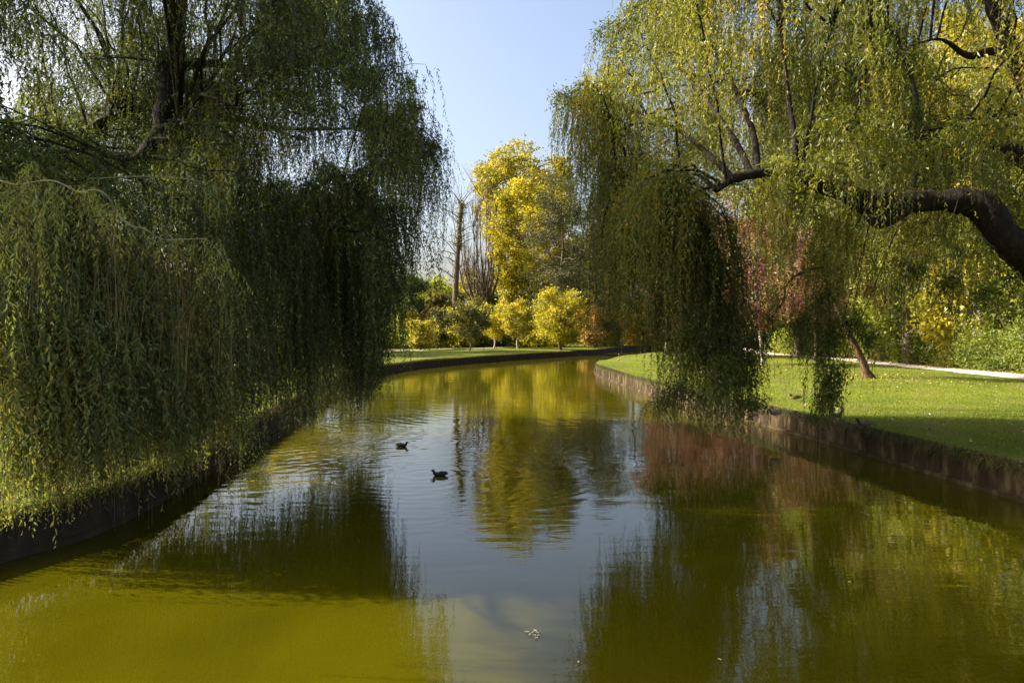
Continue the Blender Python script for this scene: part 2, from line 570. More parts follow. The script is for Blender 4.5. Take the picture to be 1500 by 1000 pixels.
# bank edging: upright boards along the near right bank, plain revetment on the far side
def bank_wall():
    w = empty('bank_wall', (9.7, 26.3, 0), 0, 'weathered board edging holding up the lawn along the right bank', 'retaining wall')
    fine = smooth2(right_bank, 0.02)
    s0, s1 = 0, len(fine)
    # board proto with uneven bevelled top, shared by all boards in four versions
    metas = []
    for v in range(5):
        h = 0.66 + 0.03 * v * (-1) ** v
        wd, dp = 0.1195, 0.022
        V = [(-wd, -dp, -0.35), (wd, -dp, -0.35), (wd, dp, -0.35), (-wd, dp, -0.35),
             (-wd, -dp, h - .03), (wd, -dp, h - .03 - .01 * v), (wd, dp, h - .03), (-wd, dp, h - .03),
             (-wd + .015, -dp + .012, h), (wd - .015, -dp + .012, h - .008 * v), (wd - .015, dp - .012, h), (-wd + .015, dp - .012, h)]
        F = [(0, 1, 5, 4), (1, 2, 6, 5), (2, 3, 7, 6), (3, 0, 4, 7), (4, 5, 9, 8), (5, 6, 10, 9), (6, 7, 11, 10), (7, 4, 8, 11), (8, 9, 10, 11)]
        me = bpy.data.meshes.new('board')
        me.from_pydata(V, [], F)
        me.materials.append(M['wall_wood'])
        metas.append(me)
    step = 12
    k = int(34 / 0.02)
    cnt = 0
    while k < len(fine) - step and cnt < 290:
        p = fine[k]
        t = fine[k + 4] - fine[k - 4]
        if p[1] > 7:
            a = math.atan2(t[1], t[0])
            o = bpy.data.objects.new('board', random.choice(metas))
            COL.objects.link(o)
            o.parent = w
            o.location = (p[0] - 9.7 + random.uniform(-.012, .012), p[1] - 26.3, random.uniform(-.03, .03))
            o.rotation_euler = (random.uniform(-.012, .012), random.uniform(-.01, .01), a + random.uniform(-.012, .012))
            cnt += 1
        k += step
    last = fine[k][1]
    # waling beam at the waterline and revetment beyond the boards
    rb = smooth2(right_bank, 0.5)
    t = norm(np.gradient(rb, axis=0))
    nl = np.stack([-t[:, 1], t[:, 0]], 1)
    g = Geo()
    sel = rb[:, 1] > -20

    def ribbon(a0, z0, a1, z1):
        A = np.column_stack([rb + nl * a0, np.full(len(rb), z0)])[sel]
        B = np.column_stack([rb + nl * a1, np.full(len(rb), z1)])[sel]
        n = len(A)
        g.add(np.vstack([A, B]), [(i, i + 1, n + i + 1, n + i) for i in range(n - 1)])
    ribbon(0.12, 0.09, 0.12, -0.1)
    ribbon(0.05, 0.10, 0.12, 0.09)
    g.build('waling_beam', M['wall_wood'], w, smooth=False)
    g = Geo()
    sel = np.arange(len(rb)) > 0
    ribbon(-0.055, -0.3, -0.055, 0.60)
    ribbon(-0.055, 0.60, -0.16, 0.63)
    g.build('backing', M['wall_wood'], w, smooth=False)
    return last


bank_wall()


def far_wall():
    w = empty('bank_edging', (-9, 33, 0), 0, 'dark low earth and timber edging round the left and far bank', 'retaining wall')
    fb = smooth2(far_bank, 0.4)
    t = norm(np.gradient(fb, axis=0))
    nl = np.stack([-t[:, 1], t[:, 0]], 1)
    n = len(fb)
    prof = [(0.14, -0.3), (0.12, 0.12), (0.05, 0.14), (0.02, 0.45), (-0.02, 0.60), (-0.15, 0.66), (-0.40, 0.60)]
    rows = []
    for a, z in prof:
        jit = R.normal(0, 0.012, n) if z > 0 else np.zeros(n)
        rows.append(np.column_stack([fb + nl * (a + jit)[:, None], np.full(n, z) + R.normal(0, 0.015, n)]))
    V = np.concatenate(rows)
    F = [(k * n + i, k * n + i + 1, (k + 1) * n + i + 1, (k + 1) * n + i) for k in range(len(prof) - 1) for i in range(n - 1)]
    mesh_np('edging', V, F, M['wall_far'], w)


far_wall()


# ------------------------------------------------------------------ willows
def hang(roots, out, length, spacing, LL, LW, bright, tw, leafshape=0, sway=0.05, lw_j=0.25):
    """strands hanging from roots; returns leaf arrays and ribbon arrays. out: horizontal unit vector each strand first leans to"""
    S = len(roots)
    K = np.maximum((length / spacing).astype(int), 3)
    sid = np.repeat(np.arange(S), K)
    idx = np.concatenate([np.arange(k) for k in K])
    s = (idx + R.uniform(-0.4, 0.4, len(idx))).clip(0) * spacing
    lean = R.uniform(0.1, 0.7, S)
    ph = R.uniform(0, 6.28, S)
    am = R.uniform(0.3, 1.8, S) * sway

    def pos(sid, s):
        a = lean[sid] * (1 - np.exp(-s / 0.5))
        q = roots[sid] + out[sid] * a[:, None]
        q = q + np.stack([np.sin(s * 1.1 + ph[sid]) * am[sid] * s.clip(0, 2), np.cos(s * 0.9 + ph[sid] * 2) * am[sid] * s.clip(0, 2), -s * 0.97], 1)
        return q
    base = pos(sid, s)
    n = len(base)
    ang = R.uniform(0, 2 * np.pi, n)
    hx = R.uniform(0.2, 1.0, n)
    d = np.stack([np.cos(ang) * hx, np.sin(ang) * hx, -np.ones(n) * R.uniform(0.45, 1.0, n)], 1)
    d = norm(d)
    taper = 1 - 0.45 * (s / length[sid]) ** 3
    L = LL * R.uniform(0.5, 1.35, n) * taper
    W = LW * R.uniform(1 - lw_j, 1 + lw_j, n) * taper
    V, F = (leaf_rhombs if leafshape else leaf_tris)(base, d, L, W)
    tint = bright[sid] + R.normal(0, 0.08, n)
    yl = R.random(n) < 0.03
    tint = np.where(yl, 0.97, tint)
    # strand ribbons
    RS = 0.8
    K2 = np.maximum((length / RS).astype(int), 2)
    sid2 = np.repeat(np.arange(S), K2)
    i2 = np.concatenate([np.arange(k) for k in K2])
    s2 = i2 * RS
    a = pos(sid2, s2)
    b = pos(sid2, s2 + RS)
    an = R.uniform(0, 6.28, S)[sid2]
    wv = np.stack([np.cos(an), np.sin(an), 0 * an], 1) * tw
    RV = np.stack([a - wv, a + wv, b + wv, b - wv], 1).reshape(-1, 3)
    RF = np.arange(len(RV)).reshape(-1, 4)
    return V, F, tint, RV, RF


def arch(A, T, rise, n=10):
    """branch that rises from A and bows over to T"""
    A = np.asarray(A, float)
    T = np.asarray(T, float)
    t = np.linspace(0, 1, n)[:, None]
    C = (A + T) / 2
    C = C + np.array([(T - A)[0] * 0.12, (T - A)[1] * 0.12, 0])
    C[2] = max(A[2], T[2]) + rise
    pts = (1 - t) ** 2 * A + 2 * t * (1 - t) * C + t ** 2 * T
    pts[1:-1] += R.normal(0, 0.07, (n - 2, 3))
    return pts


class Willow:
    def __init__(s, name, loc, label, leafmat, barkmat):
        s.loc = np.array(loc, float)
        s.root = empty(name, tuple(loc), 0, label, 'willow tree')
        s.leafmat, s.bark = leafmat, barkmat
        s.br = Geo()
        s.LV, s.LF, s.LT, s.ln = [], [], [], 0
        s.rb = Geo()

    def limb(s, pts, radii, name='limb', n=40, sides=12, mat=None):
        g = Geo()
        p = resample(pts, n)
        r = np.interp(np.linspace(0, len(radii) - 1, n), np.arange(len(radii)), radii)
        wig = resample(R.normal(0, 0.05, (max(4, n // 5), 3)), n)
        p = p + wig * (r[:, None] / 0.2).clip(0.2, 1)
        lump = 1 + 0.10 * np.sin(np.linspace(0, n * 0.55, n) + n) * np.sin(np.linspace(0, n * 0.21, n)) if n > 22 else 1
        tube(g, p, r * lump, sides, 0.07)
        o = g.build(name, mat or s.bark, s.root)
        return p

    def twig(s, pts, r0, r1=0.008, sides=4):
        tube(s.br, pts, np.linspace(r0, r1, len(pts)), sides)

    def strands(s, roots, out, length, bright, spacing=0.066, LL=0.145, LW=0.036, tw=0.003, shape=0):
        V, F, T, RV, RF = hang(roots, out, length, spacing, LL, LW, bright, tw, shape)
        if shape:          # rhombs -> two triangles
            F = np.concatenate([F[:, [0, 1, 2]], F[:, [0, 2, 3]]])
            T = np.concatenate([T, T])
        s.LV.append(V)
        s.LF.append(F + s.ln)
        s.LT.append(T)
        s.ln += len(V)
        s.rb.add(RV, RF)

    def fan(s, A, T, rise, nst, bottom, maxlen, tint, lift=0.55, lmin=0.35, *, jitter=0.28, r0=0.05, t0=0.2, shape=0, spacing=0.066, LL=0.145, LW=0.036):
        pts = arch(A, T, rise)
        s.twig(pts, r0)
        t = R.uniform(t0, 1, nst) ** 0.8
        u = t * (len(pts) - 1)
        i = np.minimum(u.astype(int), len(pts) - 2)
        f = (u - i)[:, None]
        base = pts[i] * (1 - f) + pts[i + 1] * f
        roots = base + R.normal(0, jitter, (nst, 3)) * np.array([1, 1, 0.45])
        hd = norm((np.asarray(T) - np.asarray(A)) * np.array([1, 1, 0]))
        out = norm(hd[None, :] + R.normal(0, 0.7, (nst, 3)) * np.array([1, 1, 0]))
        bz = bottom(roots[:, 0], roots[:, 1]) + min(R.exponential(lift), 2.5)
        lim = roots[:, 2] - bz
        ln = np.minimum(maxlen * R.uniform(lmin, 1.0, nst), lim * R.uniform(0.86, 1.0, nst))
        k = (lim > 0.5) & (ln > 0.35)
        if k.sum() == 0:
            return
        s.strands(roots[k], out[k], ln[k], np.full(k.sum(), tint) + R.normal(0, 0.11, k.sum()), spacing, LL, LW, shape=shape)
        # short leafy sprays round the branch itself
        m = 330
        tt = R.uniform(0.1, 1, m) * (len(pts) - 1)
        ii = np.minimum(tt.astype(int), len(pts) - 2)
        ff = (tt - ii)[:, None]
        bb = pts[ii] * (1 - ff) + pts[ii + 1] * ff + R.normal(0, 0.17, (m, 3)).clip(-.3, .3)
        dd_ = norm(R.normal(0, 1, (m, 3)) * [1, 1, 0.6] + [0, 0, -0.8])
        V2, F2 = leaf_tris(bb, dd_, LL * R.uniform(.7, 1.2, m), LW * R.uniform(.8, 1.3, m))
        s.LV.append(V2)
        s.LF.append(F2 + s.ln)
        s.LT.append(tint + R.normal(0, .12, m))
        s.ln += len(V2)
        # side twiglets that carry the strands
        for j in np.nonzero(k)[0][::4]:
            tube(s.br, np.array([base[j], (base[j] + roots[j]) / 2 + [0, 0, .05], roots[j]]), [0.012, 0.008, 0.005], 3)

    def finish(s):
        s.br.build('branch', s.bark, s.root)
        mesh_np('crown', np.concatenate(s.LV), np.concatenate(s.LF), s.leafmat, s.root, np.concatenate(s.LT))
        V, F = s.rb.out()
        mesh_np('twigs', V, F, M['twig'], s.root)['kind'] = 'stuff'


def left_willow():
    w = Willow('weeping_willow', (-15.2, 23, 0.6), 'big dark weeping willow leaning over the left bank with curtains down to the water', M['willow_dark'], M['bark_dark'])
    w.limb([(-15.4, 23.2, 0.3), (-15.2, 23, 2.5), (-15.0, 22.8, 5.2), (-14.6, 22.6, 7.4)], [0.75, 0.55, 0.5, 0.45], 'trunk', 26, 14)
    L1 = w.limb([(-14.8, 22.7, 6.6), P(60, 238, 22), P(150, 238, 22), P(212, 232, 22), P(238, 200, 22), P(262, 182, 22)], [0.42, 0.34, 0.30, 0.28, 0.25, 0.22])
    L2 = w.limb([P(238, 200, 22), P(250, 160, 22.3), P(246, 105, 22.8), P(262, 45, 23.2), P(275, -40, 23.6)], [0.22, 0.27, 0.22, 0.17, 0.1], n=30)
    L3 = w.limb([P(262, 182, 22), P(300, 172, 22.5), P(345, 175, 23.5), P(400, 190, 25)], [0.2, 0.13, 0.09, 0.05], n=24, sides=8)
    L4 = w.limb([P(246, 105, 22.8), P(300, 95, 23), P(370, 100, 24), P(430, 75, 25.5), P(480, 8, 26.5), P(520, -40, 27)], [0.14, 0.11, 0.09, 0.07, 0.05, 0.03], n=30, sides=8)
    L5 = w.limb([P(370, 100, 24), P(440, 90, 25), P(490, 108, 26), P(532, 152, 27)], [0.08, 0.06, 0.045, 0.02], n=24, sides=7)
    L6 = w.limb([P(400, 190, 25), P(470, 190, 26), P(525, 188, 26.8), P(580, 176, 27.2), P(625, 196, 27.6), P(655, 228, 28)], [0.06, 0.05, 0.04, 0.03, 0.02, 0.01], n=30, sides=7)
    L7 = w.limb([P(255, 250, 22), P(268, 228, 22), P(300, 200, 22.5)], [0.03, 0.06, 0.05], n=16, sides=7)
    L8 = w.limb([(-14.8, 22.6, 7.0), (-15.6, 22.2, 10), (-15.9, 21.5, 13), (-15.6, 21, 16)], [0.36, 0.26, 0.18, 0.08], n=26)
    L9 = w.limb([(-14.9, 22.8, 6.2), (-16, 21, 8.6), (-17.5, 19, 11.2), (-18.5, 17, 13)], [0.35, 0.24, 0.16, 0.08], n=26)
    L10 = w.limb([(-14.8, 22.8, 6.4), (-14.6, 25.5, 9), (-13.5, 28.5, 11.5), (-12, 31, 13)], [0.33, 0.22, 0.15, 0.07], n=26)
    L11 = w.limb([(-14.9, 22.7, 6.0), (-13.6, 19.5, 7.0), (-12.4, 16, 7.6), (-10.8, 13, 6.9)], [0.30, 0.2, 0.14, 0.07], n=26)
    L12 = w.limb([P(350, 330, 24), P(400, 300, 24.5), P(460, 305, 25.2), P(520, 320, 26)], [0.06, 0.05, 0.035, 0.02], n=20, sides=7)
    w.limb([P(262, 182, 22), P(310, 250, 22.8), P(350, 330, 24)], [0.12, 0.08, 0.06], n=20, sides=7)
    skel = [L1, L2, L3, L4, L5, L6, L8, L9, L10, L11, L12]
    skp = np.concatenate([q[len(q) // 4:] for q in skel])

    bx = np.array([-30, -9, -6, -4.8, -4.1, -3.4, -2.6, -2.0, -1.4])
    bzv = np.array([.5, .35, .35, .9, 1.9, 3.0, 4.6, 7.2, 9.0])
    phase = R.uniform(0, 6, 4)

    def bottom(x, y):
        # measured in a frame that turns with the crown: the further back, the further right its rim
        xe = x * (26.5 / np.clip(y, 20, 34)) if np.isscalar(y) else x * (26.5 / np.clip(y, 20, 34))
        z = np.interp(xe, bx, bzv)
        z = z + 0.35 * np.sin(x * 2.1 + phase[0]) + 0.3 * np.sin(x * 4.7 + y * 1.3 + phase[1])
        z = np.where((y < 18.5) & (x < -0.6 * y - 0.9), np.maximum(z, 5.0 + 0.66 * (-8 - x)), z)  # underside cut along the sun's slope so sun reaches the near curtain
        return np.maximum(z, 0.12)

    def shell(x, y):
        dx, dy = (x + 15), (y - 23)
        rx = 12.8 if dx > 0 else 9.0
        ry = 11.5
        r = math.sqrt((dx / rx) ** 2 + (dy / ry) ** 2)
        return r, 17.6 - 8.6 * min(r, 1.05) ** 3.6

    n = 0
    while n < 400:
        x = R.uniform(-22, -2.0)
        y = R.uniform(12.5, 34)
        r, zt = shell(x, y)
        if r > 1.0 or x < -19 or (x < -16 and R.random() < 0.6) or (y < 17 and x < -12.5):
            continue
        # the crown stops at this azimuth, so that the sky opens over the canal
        lim = -1.95 - max(0, zt * 0 + 0)
        fr = R.choice([1.0, R.uniform(0.45, 1.0)], p=[0.45, 0.55])
        z = zt * fr
        edge = np.interp(z, [3, 8.7, 10.7, 13.9, 18], [-2.6, -1.95, -3.1, -4.05, -4.3]) * (y / 27.0)
        if x > edge:
            continue
        # thin on the side facing the canal mouth, where the forked limb shows
        if z > 6.3 and y < 23 and x < -5.5 and R.random() > 0.55:
            n += 0.5
            continue
        if z > 7 and -11.5 < x < -8.5 and R.random() > 0.5:
            n += 0.5
            continue
        T = np.array([x, y, z])
        ppx, ppy = 750 + FOC * x / y, 480 - FOC * (z - EYE) / y
        if y < 22.4 and 60 < ppx < 335 and -40 < ppy < 280 and R.random() < .85:
            n += .6
            continue
        dd = np.linalg.norm((skp - T) * np.array([1, 1, 0.8]), axis=1) + (skp[:, 2] > z + 1) * 3
        A = skp[R.choice(np.argsort(dd)[:12])]
        if np.linalg.norm(A - T) > 6.5:
            A = A * 0.4 + T * 0.6 + np.array([0, 0, .5])
            w.twig(np.array([skp[np.argmin(dd)], (A + skp[np.argmin(dd)]) / 2 + [0, 0, .6], A]), 0.07, 0.04)
        t = R.normal(0.5, 0.13)
        w.fan(A, T, R.uniform(0.3, 1.2), int(R.uniform(24, 40)), bottom, (R.uniform(1.6, 4.2) if z > 8 else R.uniform(3, 6)), t, jitter=0.34, r0=0.04)
        n += 1
    k = 0
    while k < 175:  # unseen foliage left of the view, added to shade the water
        y = R.uniform(10, 20)
        x = R.uniform(-19, -0.66 * y)
        r, zt = shell(x, y)
        lo = 5.0 + 0.66 * (-8 - x)
        T = np.array([x, y, R.uniform(lo + 1.2, 16.0)])
        if (x + 13.5) ** 2 / 40 + (y - 17) ** 2 / 50 > 1:
            continue
        k += 1
        dd = np.linalg.norm(skp - T, axis=1)
        A = skp[R.choice(np.argsort(dd)[:8])]
        if np.linalg.norm(A - T) > 5:
            w.twig(np.array([A, (A * .6 + T * .4) + [0, 0, .6]]), 0.06, 0.04)
            A = A * .4 + T * .6
        w.fan(A, T, 0.6, 26, bottom, R.uniform(1.2, 2.8), 0.5, jitter=0.4, r0=0.04)
    for k in range(30):  # more out-of-view foliage, added to throw shadow bands on the near water
        x, y = R.uniform(-14, -7.4), R.uniform(9.3, 11.6)
        T = np.array([x, y, 5.0 + 0.66 * (-8 - x) + R.uniform(1.0, 4.5)])
        A = T + np.array([-1.6, 1.6, -.2])
        w.twig(resample(np.array([skp[np.argmin(np.linalg.norm(skp - A, axis=1))], A + [-.6, .6, .3], A]), 8), 0.03, 0.015)
        w.fan(A, T, 0.4, 26, bottom, 2.2, 0.6, jitter=0.35, r0=0.02)
    # rim tresses against the sky over the canal
    for (px, py, D, k, ml) in [(655, 222, 28, 9, 2.0), (640, 226, 27.8, 24, 5.0), (622, 205, 27.4, 16, 5.2), (604, 160, 27.2, 14, 2.6), (590, 178, 27, 22, 6.5), (575, 60, 26.8, 22, 3.0), (556, 20, 26.5, 26, 4.5), (600, 300, 27.2, 26, 5), (585, 340, 27, 24, 5), (560, 120, 26.6, 24, 5), (540, 230, 26.5, 26, 5.5), (548, 330, 26.4, 28, 6), (560, 400, 26.5, 26, 4.5), (520, 360, 26, 26, 5.5), (535, 470, 26, 24, 4), (500, 430, 25.6, 26, 4.5), (575, 440, 26.8, 22, 3.5), (462, 430, 24.5, 26, 4.5), (515, 500, 25.5, 24, 3.6)]:
        T = P(px, py, D)
        dd = np.linalg.norm(skp - T, axis=1)
        A = skp[np.argsort(dd)[R.integers(0, 6)]]
        if np.linalg.norm(A - T) < 0.8:
            A = A + np.array([-1.2, 0.2, -.4])
        w.fan(A, T, 0.35, k, bottom, ml, 0.4, jitter=0.13, r0=0.03, t0=0.45)
    # near curtain over the left bank, low sun partly painted in by lighter leaf tints
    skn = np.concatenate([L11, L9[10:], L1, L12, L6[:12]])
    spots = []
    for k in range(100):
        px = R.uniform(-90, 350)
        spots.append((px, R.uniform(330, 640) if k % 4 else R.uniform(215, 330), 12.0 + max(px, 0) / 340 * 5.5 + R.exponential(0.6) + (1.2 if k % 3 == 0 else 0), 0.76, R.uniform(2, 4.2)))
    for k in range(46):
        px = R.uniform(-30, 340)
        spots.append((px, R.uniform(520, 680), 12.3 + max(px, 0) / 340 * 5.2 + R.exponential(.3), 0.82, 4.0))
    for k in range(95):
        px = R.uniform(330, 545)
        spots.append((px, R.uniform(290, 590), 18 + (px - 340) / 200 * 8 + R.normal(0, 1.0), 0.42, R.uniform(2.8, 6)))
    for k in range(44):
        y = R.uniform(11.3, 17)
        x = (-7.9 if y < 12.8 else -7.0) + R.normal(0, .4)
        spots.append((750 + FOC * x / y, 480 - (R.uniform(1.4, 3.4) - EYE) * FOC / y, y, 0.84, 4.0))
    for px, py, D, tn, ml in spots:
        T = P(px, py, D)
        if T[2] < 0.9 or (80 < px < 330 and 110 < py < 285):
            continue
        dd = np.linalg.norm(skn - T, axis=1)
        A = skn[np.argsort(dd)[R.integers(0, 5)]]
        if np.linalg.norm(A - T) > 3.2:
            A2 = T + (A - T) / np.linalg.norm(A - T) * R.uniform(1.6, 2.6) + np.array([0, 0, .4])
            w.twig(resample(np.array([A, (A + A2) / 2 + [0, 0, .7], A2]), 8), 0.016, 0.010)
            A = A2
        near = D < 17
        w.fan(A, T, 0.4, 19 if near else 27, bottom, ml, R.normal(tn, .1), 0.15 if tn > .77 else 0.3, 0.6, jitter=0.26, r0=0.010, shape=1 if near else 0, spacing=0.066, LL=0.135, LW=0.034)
    # pale bare branch that dips across the near curtain
    A = w.limb([(-11.6, 14.4, 7.2), (-9.4, 11.5, 5.9), P(-20, 262, 10), P(30, 274, 9.8), P(80, 266, 9.6), P(118, 281, 9.5), P(142, 279, 9.4), P(160, 290, 9.4), P(172, 312, 9.5), P(192, 332, 9.4), P(212, 337, 9.4), P(228, 347, 9.4), P(255, 357, 9.5)], [0.03, 0.014, 0.010, 0.010, 0.011, 0.011, 0.010, 0.007, 0.004], 'branch_pale', 60, 7, M['twig_pale'])
    w.limb([P(245, 352, 9.5), P(275, 350, 9.5), P(305, 350, 9.5), P(325, 372, 9.6), P(338, 410, 9.6)], [0.008, 0.007, 0.006, 0.005, 0.003], 'branch_pale', 20, 5, M['twig_pale'])
    w.limb([P(130, 262, 10.5), P(215, 258, 11), P(285, 264, 11.2), P(340, 285, 11.4)], [0.007, 0.008, 0.007, 0.004], 'branch_pale', 24, 5, M['twig_pale'])
    for (x0, x1, y, D, ln) in [(-20, 60, 265, 9.9, 1.0), (40, 140, 270, 9.6, 0.9), (140, 260, 265, 10.9, 0.8), (240, 345, 270, 11.3, 0.9), (170, 250, 335, 9.4, 0.5), (190, 330, 350, 9.5, 0.4), (-20, 80, 262, 9.8, 1.6), (60, 150, 275, 9.5, 1.2), (150, 200, 300, 9.4, .8), (255, 330, 352, 9.5, 0.55), (300, 340, 385, 9.6, 0.5), (-30, 40, 330, 9.3, 1.8), (20, 60, 240, 10, 2.2)]:
        k = 12
        roots = np.stack([P(R.uniform(x0, x1), y + R.uniform(-6, 8), D + R.normal(0, .15)) for _ in range(k)])
        out = norm(R.normal(0, 1, (k, 3)) * [1, 1, 0])
        w.strands(roots, out, R.uniform(0.3, 1, k) * ln, np.full(k, 0.8), 0.035, 0.10, 0.018, 0.003, 1)
    w.finish()


def right_willow():
    w = Willow('weeping_willow', (16.2, 20.6, 0.6), 'golden green weeping willow whose thick bowed limb reaches in from the right bank', M['willow_gold'], M['bark_dark'])
    D = 18.5
    w.limb([(16.6, 20.8, 0.3), (16.3, 20.6, 1.6), (15.6, 20.2, 2.9), (14.8, 19.6, 3.9)], [0.8, 0.62, 0.56, 0.52], 'trunk', 22, 14)
    L1 = w.limb([(15.4, 20.1, 3.2), P(1530, 402, D + .6), P(1478, 350, D), P(1430, 306, D), P(1375, 292, D), P(1310, 297, D), P(1262, 300, D), P(1240, 282, D - .1), P(1205, 276, D + .1), P(1165, 256, D), P(1110, 256, D), P(1075, 264, D), P(1048, 280, D)], [0.50, 0.42, 0.37, 0.32, 0.25, 0.23, 0.28, 0.20, 0.17, 0.14, 0.12, 0.10, 0.04], n=110, sides=18)
    w.limb([P(1340, 296, D), P(1290, 322, D - .1), P(1266, 318, D - .1)], [0.2, 0.16, 0.05], 'stub', 10, 8)
    L2 = w.limb([(15.6, 20.2, 3.6), (15.5, 21, 7), P(1500, 130, 22), P(1470, 50, 22), P(1420, -30, 22.5)], [0.4, 0.3, 0.24, 0.2, 0.12], n=34)
    L3 = w.limb([P(1500, 100, 22), P(1455, 78, 21.6), P(1415, 84, 21.2), P(1375, 60, 21), P(1330, 70, 20.8)], [0.16, 0.12, 0.09, 0.04, 0.012], n=20, sides=8)
    L4 = w.limb([(15.4, 20.3, 6), P(1500, 225, 19), P(1450, 216, 18.4), P(1400, 190, 18), P(1340, 195, 17.8)], [0.17, 0.12, 0.08, 0.04, 0.012], n=20, sides=8)
    up = []
    for pts, r in [([P(1165, 258, D), P(1160, 200, D), P(1150, 120, D + .3), P(1140, 40, D + .8), P(1136, -50, D + 1)], [.09, .07, .055, .04, .02]),
                   ([P(1110, 257, D), P(1100, 190, D + .8), P(1070, 120, D + 1.8), P(1030, 60, D + 3), P(985, 10, D + 4)], [.09, .07, .055, .04, .02]),
                   ([P(1170, 258, D), P(1185, 180, D), P(1200, 90, D - .4), P(1230, 10, D - .6)], [.06, .045, .035, .02]),
                   ([P(1210, 272, D), P(1235, 200, D - .3), P(1260, 140, D - .5), P(1270, 60, D - .8)], [.07, .05, .04, .02]),
                   ([P(1262, 300, D), P(1235, 235, D + .4), P(1255, 150, D + .8), P(1262, 60, D + 1.2)], [.06, .05, .04, .02]),
                   ([P(1075, 264, D), P(1040, 230, D + 1), P(990, 190, D + 3), P(920, 160, D + 5.5), P(870, 146, D + 8), P(825, 150, D + 9)], [.09, .07, .055, .045, .03, .012]),
                   ([P(1048, 280, D), P(1030, 262, D + .6), P(1005, 256, D + 1.5), P(960, 262, D + 3), P(900, 268, D + 5)], [.06, .045, .035, .03, .012]),
                   ([P(1100, 257, D), P(1075, 205, D + 1.5), P(1010, 120, D + 4), P(950, 55, D + 7), P(900, 40, D + 8.5)], [.09, .07, .055, .04, .015]),
                   ([P(1330, 292, D), P(1345, 200, D + 2), P(1330, 110, D + 3.5), P(1290, 20, D + 5), P(1270, -80, D + 6)], [.10, .07, .05, .04, .02]),
                   ([(15.5, 21, 7), (13.5, 25, 10), (10.5, 29, 12), (7, 31, 12.6)], [.22, .15, .1, .04]),
                   ([(15.6, 20.4, 6), (15, 17, 9), (13.5, 14.5, 11), (11, 13, 12)], [.2, .14, .1, .04]),
                   ([(15.6, 20.6, 8), (17.5, 22, 11), (19, 23, 14)], [.2, .12, .05])]:
        up.append(w.limb(pts, r, n=30, sides=8))
    skel = [L1[14:], L2, L3, L4] + up
    skp = np.concatenate([q[len(q) // 5:] for q in skel])
    bx = np.array([0.5, 1.2, 1.8, 2.6, 3.3, 4.0, 4.6, 7.2, 7.7, 8.6, 9.6, 14, 30])
    bzv = np.array([10.5, 8.8, 6.8, 4.6, 3.0, 1.4, 0.35, 0.4, 1.9, 2.1, 3.0, 3.3, 3.3])
    ph = R.uniform(0, 6, 4)

    def bottom(x, y):
        xe = x * (24.0 / np.clip(y, 18, 34))
        z = np.interp(xe, bx, bzv) + 0.4 * np.sin(x * 2.3 + ph[0]) + 0.35 * np.sin(x * 5.1 + y * 1.1 + ph[1])
        z = z + np.clip(20.0 - y, 0, 10) * 0.42
        return np.maximum(z, 0.12)

    def bottom_low(x, y):
        return np.full(np.shape(x), 0.12) + 0.3 * R.random(np.shape(x))

    n = 0
    while n < 400:
        x = R.uniform(0.9, 22)
        y = R.uniform(12.5, 33)
        dx, dy = x - 15.5, y - 21.5
        rx = 14.2 if dx < 0 else 8
        r = math.sqrt((dx / rx) ** 2 + (dy / 11) ** 2)
        if r > 1 or (x > 17.5 and R.random() < 0.6):
            continue
        zt = 17.4 - 7.6 * r ** 3.2
        z = zt * R.choice([1.0, R.uniform(0.45, 1.0)], p=[0.45, 0.55])
        edge = np.interp(z, [3, 8, 11.2, 13.2, 14.4, 18], [2.5, 1.35, 1.3, 2.6, 3.9, 4.3]) * (y / 26.5)
        if x < edge:
            continue
        T = np.array([x, y, z])
        if z > 4.5 and y < 19.2 and R.random() > (0.5 if z > 9 else 0.1):
            n += 0.5
            continue
        # leave the open window over the end of the bowed limb
        ppx, ppy = 750 + FOC * x / y, 480 - FOC * (z - EYE) / y
        if abs(ppx - 1040) < 30 and 215 < ppy < 320 and y < 24:
            continue
        dd = np.linalg.norm((skp - T) * np.array([1, 1, 0.8]), axis=1) + (skp[:, 2] > z + 1) * 3
        A = skp[R.choice(np.argsort(dd)[:12])]
        if np.linalg.norm(A - T) > 6.5:
            B = A
            A = A * 0.4 + T * 0.6 + np.array([0, 0, .5])
            w.twig(resample(np.array([B, (A + B) / 2 + [0, 0, .6], A]), 8), 0.035, 0.02)
        w.fan(A, T, R.uniform(0.3, 1.2), int(R.uniform(22, 38)), bottom, (R.uniform(1.8, 4.6) if z > 9 else R.uniform(3, 6)), np.clip(R.normal(0.56, 0.16), 0.1, 0.95), jitter=0.34, r0=0.04)
        n += 1
    for (px, py, D_, k, ml) in [(812, 150, 28, 10, 2.2), (835, 158, 27.6, 20, 3.8), (862, 165, 27.3, 26, 5.5), (885, 190, 27, 26, 6), (900, 80, 27, 24, 4), (872, 62, 27.3, 8, 1.8), (925, 20, 26.5, 26, 5), (850, 250, 27.4, 26, 5), (880, 300, 27, 26, 4.5), (905, 330, 26, 28, 5), (940, 380, 25, 26, 5), (975, 400, 24.5, 28, 5.5), (1000, 470, 24, 28, 4.2), (1050, 430, 23.5, 28, 5), (1085, 480, 23, 26, 3.6), (965, 480, 24.5, 26, 4), (1030, 520, 23.6, 24, 3), (990, 350, 25, 26, 5), (1065, 350, 23.5, 26, 5), (930, 300, 26, 26, 5), (1100, 400, 23, 20, 4)] + [(float(R.uniform(955, 1115)), float(R.uniform(330, 560)), float(R.uniform(22, 27)), 22, float(R.uniform(2.5, 6))) for _ in range(24)] + [(float(R.uniform(860, 960)), float(R.uniform(220, 400)), float(R.uniform(25, 28)), 26, float(R.uniform(3, 5))) for _ in range(14)]:
        T = P(px, py, D_)
